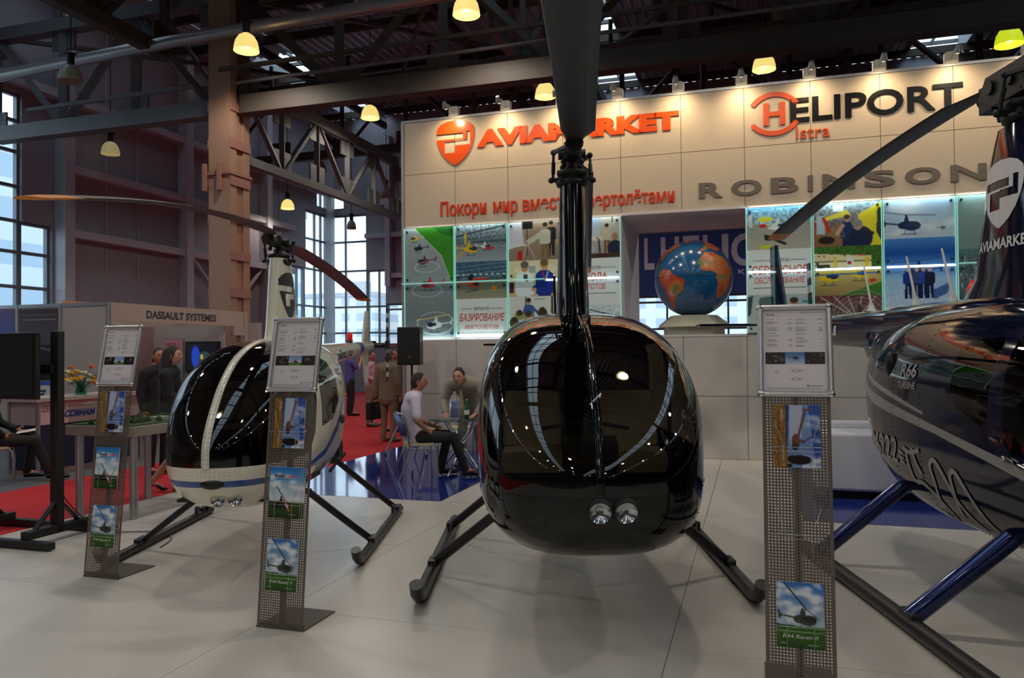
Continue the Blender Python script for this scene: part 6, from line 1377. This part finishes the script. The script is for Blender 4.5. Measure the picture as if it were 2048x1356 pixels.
def hair_geo(c, fwd, up, s=1.0, style='short'):
    f = Vector(fwd).normalized(); u = Vector(up); u = (u-f*u.dot(f)).normalized(); r = f.cross(u); c = Vector(c); vs = []; nr, nc = 16, 30
    for i in range(nr+1):
        for j in range(nc):
            ph = 2*PI*j/nc; front = max(0, math.cos(ph)); back = max(0, -math.cos(ph)); side = abs(math.sin(ph))
            cp = math.cos(ph); zmin = float(np.interp(cp, [-1, -.45, -.2, .12, .35, .7, 1], [-.82, -.76, -.45, -.02, .34, .68, .76]))
            if style == 'long': zmin = float(np.interp(cp, [-1, -.2, .3, .6, 1], [-.8, -.8, -.05, .55, .7]))
            lo = math.acos(max(-1, min(1, -zmin))); th = lo+(PI-lo)*i/nr; z = -math.cos(th); q = math.sin(th)
            k = 1.06 if style != 'long' else 1.12; n = 1+.02*math.sin(9*ph+3*i)
            vs.append(c+(r*q*math.sin(ph)*.078*k*n+f*(q*math.cos(ph)*.096*k*n-.004)+u*(z*.118*1.07+.004))*s)
    fs = [(i*nc+j, i*nc+(j+1) % nc, (i+1)*nc+(j+1) % nc, (i+1)*nc+j) for i in range(nr) for j in range(nc)]
    if style == 'long':
        b = len(vs); L = ((.084, -.018, .07, .088), (.104, -.028, .0, .104), (.116, -.036, -.08, .108), (.122, -.046, -.16, .102), (.118, -.052, -.24, .086), (.085, -.055, -.31, .06), (.03, -.055, -.345, .03))
        for k, (w, y, z, d) in enumerate(L):
            for q in range(20): a = 2*PI*q/20; vs.append(c+(r*w*math.cos(a)*(1+.05*math.sin(5*a+k))+f*(y+d*math.sin(a)*(1 if math.sin(a) < 0 else .42))+u*z)*s)
        fs += [(b+m*20+q, b+m*20+(q+1) % 20, b+(m+1)*20+(q+1) % 20, b+(m+1)*20+q) for m in range(len(L)-1) for q in range(20)]
        fs.append(tuple(b+(len(L)-1)*20+q for q in range(20)))
    return vs, fs
def hand_nodes(N, E, pre, wrist, d, palm, side, curl=.5, start=None):
    """palm, four fingers of unequal length and a thumb leaving the side of the palm"""
    w = Vector(wrist); d = Vector(d).normalized(); p = Vector(palm); p = (p-d*p.dot(d)).normalized(); x = d.cross(p)*side
    N[pre+'palm'] = (w+d*.05, (.034, .016)); E.append((start, pre+'palm'))
    for i, (o, L) in enumerate(((.027, .078), (.009, .086), (-.009, .080), (-.027, .064))):
        a = w+d*.088+x*o; N[f'{pre}k{i}'] = (a, .0095); E.append((pre+'palm', f'{pre}k{i}'))
        b = a+(d*math.cos(curl*.6)+p*math.sin(curl*.6))*L*.5; e = b+(d*math.cos(curl*1.6)+p*math.sin(curl*1.6))*L*.5
        N[f'{pre}m{i}'] = (b, .0085); N[f'{pre}t{i}'] = (e, .007); E += [(f'{pre}k{i}', f'{pre}m{i}'), (f'{pre}m{i}', f'{pre}t{i}')]
    a = w+d*.03+x*.030+p*.006; b = a+(d*.6+x*.75+p*.25).normalized()*.035; e = b+(d*.85+x*.25+p*.4).normalized()*.03
    N[pre+'h0'] = (a, .012); N[pre+'h1'] = (b, .0105); N[pre+'h2'] = (e, .008); E += [(pre+'palm', pre+'h0'), (pre+'h0', pre+'h1'), (pre+'h1', pre+'h2')]
STAND = dict(pelvis=(0, 0, .93), waist=(0, .0, 1.08), chest=(0, .0, 1.27), neck=(0, -.01, 1.46), head=(0, .02, 1.61),
    hipL=(-.09, 0, .90), kneeL=(-.10, .02, .49), ankL=(-.10, -.02, .09), toeL=(-.12, .15, .035), hipR=(.09, 0, .90), kneeR=(.10, .02, .49), ankR=(.10, -.02, .09), toeR=(.12, .15, .035),
    shL=(-.18, -.01, 1.385), elL=(-.235, -.03, 1.13), wrL=(-.235, .04, .89), shR=(.18, -.01, 1.385), elR=(.235, -.03, 1.13), wrR=(.235, .04, .89))
SKIN = mat('skin', (196, 146, 120), .5, noise=.03); SKIN2 = mat('skin_tan', (176, 120, 96), .5, noise=.03); HAIR = mat('hair_dark', (40, 31, 26), .7, noise=.2, scale=90); HAIR2 = mat('hair_grey', (92, 84, 78), .6, noise=.2, scale=90); EYE = mat('eye', (30, 24, 22), .2); LIP = mat('lips', (150, 92, 84), .5)
C_white = mat('shirt_white', (214, 204, 222), .7, bump=.1)
def person(label, loc, rz, pose=None, top=None, legs=None, shoes=None, hair='short', hairm=None, scale=1.0, face=(0, 1, 0), up=(0, 0, 1), long_sleeve=True, jacket=False, skirt=False, skinm=None, slim=1.0, curl=.6, hands=None, group=None, inner=None):
    J = dict(STAND); J.update(pose or {}); J = {k: Vector(v) for k, v in J.items()}; skinm = skinm or SKIN; P = lambda k: J[k]
    t = thing('person', label, 'person', loc, rz, group); t.scale = (scale,)*3
    N, E, hands_ = {}, [], []
    def nd(k, p, r): N[k] = (p, r)
    nd('pelvis', P('pelvis'), (.11*slim, .085)); nd('waist', P('waist'), (.105*slim, .08)); nd('chest', P('chest'), (.13*slim, .09)); nd('upper', P('chest').lerp(P('neck'), .6), (.075*slim, .05) if jacket else (.10*slim, .066)); nd('neck', P('neck'), .055); nd('skull', P('neck').lerp(P('head'), .6), .05)
    E += [('pelvis', 'waist'), ('waist', 'chest'), ('chest', 'upper'), ('upper', 'neck'), ('neck', 'skull')]
    for s, sd in (('L', -1), ('R', 1)):
        nd('hip'+s, P('hip'+s), .072*slim); nd('th'+s, P('hip'+s).lerp(P('knee'+s), .5), .062*slim); nd('knee'+s, P('knee'+s), .052); nd('calf'+s, P('knee'+s).lerp(P('ank'+s), .35), .050); nd('ank'+s, P('ank'+s), .034); nd('toe'+s, P('toe'+s), .03)
        E += [('pelvis', 'hip'+s), ('hip'+s, 'th'+s), ('th'+s, 'knee'+s), ('knee'+s, 'calf'+s), ('calf'+s, 'ank'+s), ('ank'+s, 'toe'+s)]
        cv = .8 if long_sleeve else 1; nd('sh'+s, P('sh'+s), (.034 if jacket else .044)*slim); nd('ua'+s, P('sh'+s).lerp(P('el'+s), .5), .045*slim*cv); nd('el'+s, P('el'+s), .037*cv); nd('fa'+s, P('el'+s).lerp(P('wr'+s), .4), .036*cv); nd('wr'+s, P('wr'+s), .025)
        E += [('upper', 'sh'+s), ('sh'+s, 'ua'+s), ('ua'+s, 'el'+s), ('el'+s, 'fa'+s), ('fa'+s, 'wr'+s)]
        d = (P('wr'+s)-P('el'+s)).normalized(); hd, hp = (hands or {}).get(s, (d, Vector((-sd, .2, 0)))); HN = {'wr': (P('wr'+s), .024)}; HE = []; hand_nodes(HN, HE, 'h', P('wr'+s), hd, hp, sd, curl, 'wr'); hands_.append(skin_geo(HN, HE))
    vs, fs = blob_geo(N, E, .010, 4); m = MB(); m.add(vs, fs, 0, True)
    for vs, fs in hands_: m.add(vs, fs, 0, True)
    hv, hf = head_geo(P('head')+Vector((0, 0, .005)), face, up); m.add(hv, hf, 0, True); m.build('body', skinm, t)
    f = Vector(face).normalized(); u = Vector(up); u = (u-f*u.dot(f)).normalized(); r = f.cross(u)
    m = MB()
    for sx in (-1, 1): m.ball(P('head')+r*sx*.031+f*.079+u*.016, (.0085, .0085, .0055), 8)
    m.build('eyes', EYE, t)
    m = MB()
    for sx in (-1, 1): m.tube([P('head')+r*sx*.017+f*.094+u*.034, P('head')+r*sx*.032+f*.090+u*.039, P('head')+r*sx*.047+f*.078+u*.034], .0035, 6)
    m.build('eyebrows', hairm or HAIR, t)
    m = MB(); m.tube([P('head')+r*-.022+f*.078+u*-.061, P('head')+f*.088+u*-.060, P('head')+r*.022+f*.078+u*-.061], .0045, 6); m.build('mouth', LIP, t)
    hv, hf = hair_geo(P('head')+Vector((0, 0, .005)), face, up, 1, hair); m = MB(); m.add(hv, hf, 0, True); m.build('hair', hairm or HAIR, t)
    # upper garment
    N2, E2 = {}, []; k = 1.16 if jacket else 1.08; ex = .016 if jacket else .009
    def g(n_, p, rr): N2[n_] = (p, tuple(x*k+ex*.4 for x in rr) if isinstance(rr, tuple) else rr*k+ex)
    hem = P('pelvis')+(P('pelvis')-P('waist'))*(.9 if jacket else .25)
    g('chest', P('chest'), (.152*slim, .108)); g('waist', P('waist'), (.135*slim, .102)); g('pelvis', P('pelvis'), (.142*slim, .112)); g('hem', hem, (.150*slim, .122)); g('upper', P('chest').lerp(P('neck'), .6), (.130*slim, .092)); g('collar', P('neck').lerp(P('chest'), .12 if jacket else .02), .062 if jacket else .05)
    E2 += [('chest', 'waist'), ('waist', 'pelvis'), ('pelvis', 'hem'), ('chest', 'upper'), ('upper', 'collar')]
    for s in 'LR':
        g('sh'+s, P('sh'+s), .058*slim); g('ua'+s, P('sh'+s).lerp(P('el'+s), .5), .050*slim); E2 += [('upper', 'sh'+s), ('sh'+s, 'ua'+s)]
        if long_sleeve: g('el'+s, P('el'+s), .042); g('fa'+s, P('el'+s).lerp(P('wr'+s), .5), .038); g('cuff'+s, P('el'+s).lerp(P('wr'+s), .93), .032); E2 += [('ua'+s, 'el'+s), ('el'+s, 'fa'+s), ('fa'+s, 'cuff'+s)]
        else: g('sl'+s, P('sh'+s).lerp(P('el'+s), .78), .050); E2 += [('ua'+s, 'sl'+s)]
    vs, fs = blob_geo(N2, E2); m = MB(); m.add(vs, fs, 0, True); m.build('jacket' if jacket else 'shirt', top, t)
    if jacket:
        n4 = {'b': (P('chest').lerp(P('neck'), .55), (.098*slim, .074)), 'a': (P('chest'), (.12*slim, .09)), 'c': (P('neck').lerp(P('head'), .10), .056)}
        vs, fs = blob_geo(n4, [('b', 'a'), ('b', 'c')], .009); m = MB(); m.add(vs, fs, 0, True); m.build('shirt', inner or C_white, t)
    N3, E3 = {}, []
    if skirt:
        kn = P('kneeL').lerp(P('kneeR'), .5); N3['a'] = (P('waist').lerp(P('pelvis'), .6), (.13*slim, .11)); N3['b'] = (P('pelvis'), (.155*slim, .135)); N3['c'] = (P('hipL').lerp(P('hipR'), .5).lerp(kn, .5), (.145*slim, .13)); N3['d'] = (kn+Vector((0, 0, .02)), (.12*slim, .11)); E3 += [('b', 'a'), ('b', 'c'), ('c', 'd')]
        N3 = {q: N3[q] for q in 'bacd'}
    else:
        N3['pelvis'] = (P('pelvis'), (.138*slim, .112)); N3['top'] = (P('pelvis').lerp(P('waist'), .5), (.126*slim, .10)); E3.append(('pelvis', 'top'))
        for s in 'LR':
            N3['hip'+s] = (P('hip'+s), .092*slim); N3['th'+s] = (P('hip'+s).lerp(P('knee'+s), .5), .082*slim); N3['knee'+s] = (P('knee'+s), .066); N3['calf'+s] = (P('knee'+s).lerp(P('ank'+s), .5), .060); N3['cuff'+s] = (P('ank'+s).lerp(P('knee'+s), .03), .055)
            E3 += [('pelvis', 'hip'+s), ('hip'+s, 'th'+s), ('th'+s, 'knee'+s), ('knee'+s, 'calf'+s), ('calf'+s, 'cuff'+s)]
    vs, fs = blob_geo(N3, E3); m = MB(); m.add(vs, fs, 0, True); m.build('skirt' if skirt else 'trousers', legs, t)
    for s in 'LR':
        a, b = P('ank'+s), P('toe'+s); d = (b-a); h = Vector((d.x, d.y, 0)).normalized() if Vector((d.x, d.y, 0)).length > .01 else Vector((0, 1, 0))
        if skirt: nodes = {'b': (a+h*.05+Vector((0, 0, -.03)), (.034, .03)), 'a': (a-h*.01+Vector((0, 0, -.01)), .032), 'c': (b+h*.0, (.036, .024)), 'd': (b+h*.06, (.022, .016))}
        else: nodes = {'b': (a+h*.05+Vector((0, 0, -.038)), (.046, .044)), 'a': (a-h*.045+Vector((0, 0, -.045)), .044), 'c': (b, (.050, .034)), 'd': (b+h*.075-Vector((0, 0, .004)), (.036, .026))}
        vs, fs = skin_geo(nodes, [('b', 'a'), ('b', 'c'), ('c', 'd')]); m = MB(); m.add(vs, fs, 0, True)
        if skirt: m.cyl(a-h*.03+Vector((0, 0, -.02)), a-h*.045+Vector((0, 0, -a.z+.0)), .016, .007, 8)
        m.build('shoe', shoes, t)
    return t
C_black = mat('cloth_black', (22, 21, 22), .8); C_suit = mat('suit_grey', (156, 144, 132), .75, noise=.06, bump=.1); C_beige = mat('jacket_beige', (122, 108, 88), .8, noise=.06, bump=.1); C_khaki = mat('trousers_khaki', (134, 112, 88), .8); C_dark = mat('trousers_dark', (34, 31, 32), .8); C_pink = mat('shirt_rose', (196, 150, 164), .75); C_blue = mat('shirt_blue', (84, 80, 150), .75); C_olive = mat('shirt_olive', (104, 94, 82), .8); C_brown = mat('shoe_brown', (58, 42, 34), .4); C_shoe = mat('shoe_black', (18, 17, 17), .3)
# man in white shirt on the chair, seen from behind at an angle
SIT = dict(pelvis=(0, -.04, .56), waist=(0, -.10, .70), chest=(0, -.09, .90), neck=(0, -.03, 1.09), head=(.0, .02, 1.23), hipL=(-.09, .0, .54), kneeL=(-.13, .43, .53), ankL=(-.16, .34, .10), toeL=(-.18, .50, .04), hipR=(.09, .0, .54), kneeR=(.15, .44, .53), ankR=(.12, .60, .10), toeR=(.13, .76, .04), shL=(-.19, -.06, 1.04), elL=(-.25, .02, .76), wrL=(-.17, .22, .66), shR=(.19, -.06, 1.04), elR=(.29, -.06, .76), wrR=(.19, .10, .62))
person('man in white short sleeved shirt sitting at the glass table, seen from behind', H(-4.12, 9.10, .001), rad(-72), SIT, C_white, C_dark, C_shoe, 'short', HAIR, 1.0, (.15, 1, -.05), long_sleeve=False, skinm=SKIN2)
# man in grey suit leaning over the table towards us
LEAN = dict(pelvis=(0, -.10, .92), waist=(0, .0, 1.03), chest=(.0, .16, 1.13), neck=(0, .32, 1.20), head=(.03, .44, 1.28), hipL=(-.09, -.1, .89), kneeL=(-.11, -.04, .49), ankL=(-.12, -.12, .09), toeL=(-.15, .05, .035), hipR=(.09, -.1, .89), kneeR=(.12, -.02, .49), ankR=(.13, -.10, .09), toeR=(.16, .07, .035), shL=(-.20, .25, 1.18), elL=(-.30, .27, .95), wrL=(-.22, .44, .79), shR=(.20, .25, 1.18), elR=(.30, .24, .95), wrR=(.24, .38, .79))
person('man in grey suit and pale tie bending over the glass table towards us', H(-3.80, 10.17, .001), rad(168), LEAN, C_suit, C_suit, C_brown, 'short', HAIR, 1.0, (.1, 1, -.15), jacket=True, hands={'L': (Vector((.3, .9, -.2)), Vector((0, 0, -1))), 'R': (Vector((-.3, .9, -.2)), Vector((0, 0, -1)))}, curl=.25)
tm = bpy.data.objects['person.001']
m = MB(); m.add([(.02, .335, 1.14), (.06, .335, 1.14), (.075, .26, .86), (.04, .25, .82), (.005, .26, .86)], [(0, 1, 2, 3, 4)]); m.build('tie', mat('tie_cream', (196, 190, 150), .6), tm)
person('man in dark clothes sitting at the left edge with papers on his knees', H(-9.25, 7.44, .0), rad(-60), SIT, C_black, C_dark, C_shoe, 'short', HAIR, 1.0, (.1, 1, -.2), skinm=SKIN2)
m = MB(); q = H(-9.25, 7.44, .0)+Matrix.Rotation(rad(-60), 3, 'Z') @ Vector((0, .34, .64)); m.box((0, 0, 0), (.30, .21, .008), rx=.15); tag(m.build('papers', M_paper, None, q, rad(-60)), 'white papers on the knees of the man at the left edge', 'papers')
# people standing in the red aisle
person('man in beige jacket and khaki trousers, back to us, in the red aisle', H(-6.35, 12.75, -.008), rad(-25), dict(head=(0, .05, 1.60), wrL=(-.27, .0, .84)), C_beige, C_khaki, C_khaki, 'short', HAIR2, .97, (.1, 1, -.1), jacket=True, slim=1.12)
bg_ = H(-6.62, 12.72, .40); t = thing('briefcase', 'black briefcase held by the man in the beige jacket', 'bag', bg_, rad(-25)); m = MB(); m.box((0, 0, .16), (.10, .40, .32)); m.build('case', C_black, t, bevel=.02); m = MB(); m.tube([(0, -.07, .32), (0, -.06, .37), (0, .06, .37), (0, .07, .32)], .01, 8); m.build('handle', C_black, t); m = MB(); m.box((.052, 0, .24), (.004, .06, .03)); m.build('clasp', M_alu, t)
person('man in olive shirt and dark trousers facing the man in beige jacket', H(-7.05, 14.55, -.008), rad(150), None, C_olive, C_dark, C_shoe, 'short', HAIR, .98, (.0, 1, -.05), skinm=SKIN2)
person('man in rose shirt standing left of the beige jacket in the aisle', H(-8.05, 15.3, -.008), rad(-100), dict(elR=(.25, .02, 1.14), wrR=(.12, .2, 1.05)), C_pink, C_khaki, C_brown, 'short', HAIR, .96, (.1, 1, 0), skinm=SKIN2)
person('man in blue shirt raising his hands, farthest down the red aisle', H(-10.0, 17.9, -.012), rad(-60), dict(elL=(-.24, .14, 1.22), wrL=(-.10, .26, 1.45), elR=(.24, .14, 1.22), wrR=(.10, .26, 1.45)), C_blue, C_black, C_shoe, 'short', HAIR, 1.0, long_sleeve=False)
# left: woman in black and two men by the booth
person('woman with long dark hair in black jacket, skirt and heels', H(-6.58, 7.50, -.008), rad(-80), dict(head=(0, .03, 1.60), kneeL=(-.06, .10, .52), ankL=(-.06, -.22, .12), toeL=(-.06, -.10, .035), kneeR=(.06, .12, .52), ankR=(.07, .10, .12), toeR=(.08, .24, .035), elL=(-.22, .05, 1.14), wrL=(-.12, .25, 1.05), elR=(.22, .05, 1.14), wrR=(.12, .25, 1.05)), C_black, C_black, C_shoe, 'long', HAIR, 1.0, (.0, 1, .02), jacket=True, skirt=True, slim=.88, inner=C_black)
person('man in dark suit standing behind the woman in black', H(-7.75, 8.6, -.008), rad(-120), None, C_black, C_black, C_shoe, 'short', HAIR, .99, (.2, 1, 0), jacket=True, skinm=SKIN2)
person('man in dark jacket seen over the bubble windscreen of the white helicopter', H(-7.55, 9.9, -.008), rad(-170), None, C_black, C_dark, C_shoe, 'short', HAIR, .99, jacket=True, skinm=SKIN2)
# booth screen behind them
t = thing('booth_screen', 'black booth screen showing a blue image behind the woman', 'screen'); m = MB(); hb(m, -11.22, -10.40, 13.23, 13.295, 1.25, 1.88); m.build('body', M_blk, t); c = Canvas(60, 40, (20, 22, 30)); c.ell(.3, .5, .14, .4, (30, 60, 170)); c.ell(.6, .6, .2, .3, (40, 60, 60)); c.ell(.5, .5, .05, .1, (160, 150, 70)); picture(c, 'display', lambda a, b: H(-11.18+.74*a, 13.225, 1.29+.55*b), print_mat('screen_print', .2, .9), t)
t = thing('booth_poster', 'pale poster with pink header behind the woman in black', 'poster'); m = MB(); hb(m, -11.80, -11.30, 13.27, 13.295, .3, 1.95); m.build('backing', M_alu, t); c = Canvas(40, 90, (150, 160, 190)); c.rect(0, 0, 1, .14, (206, 140, 160)); c.grad(0, .14, 1, 1, (170, 178, 200), (110, 124, 160))
for i in range(10): c.rect(.1, .22+.06*i, .8, .235+.06*i, (90, 100, 130))
picture(c, 'print', lambda a, b: H(-11.79+.48*a, 13.265, .32+1.61*b), M_print_paper, t)
m = MB(); put_text(m, 'IWA TEA', -11.74, 1.80, .26, .06, lambda a, b, d=0: H(a, 13.262, b)); m.build('lettering', M_dark_ink, t, fix=False)
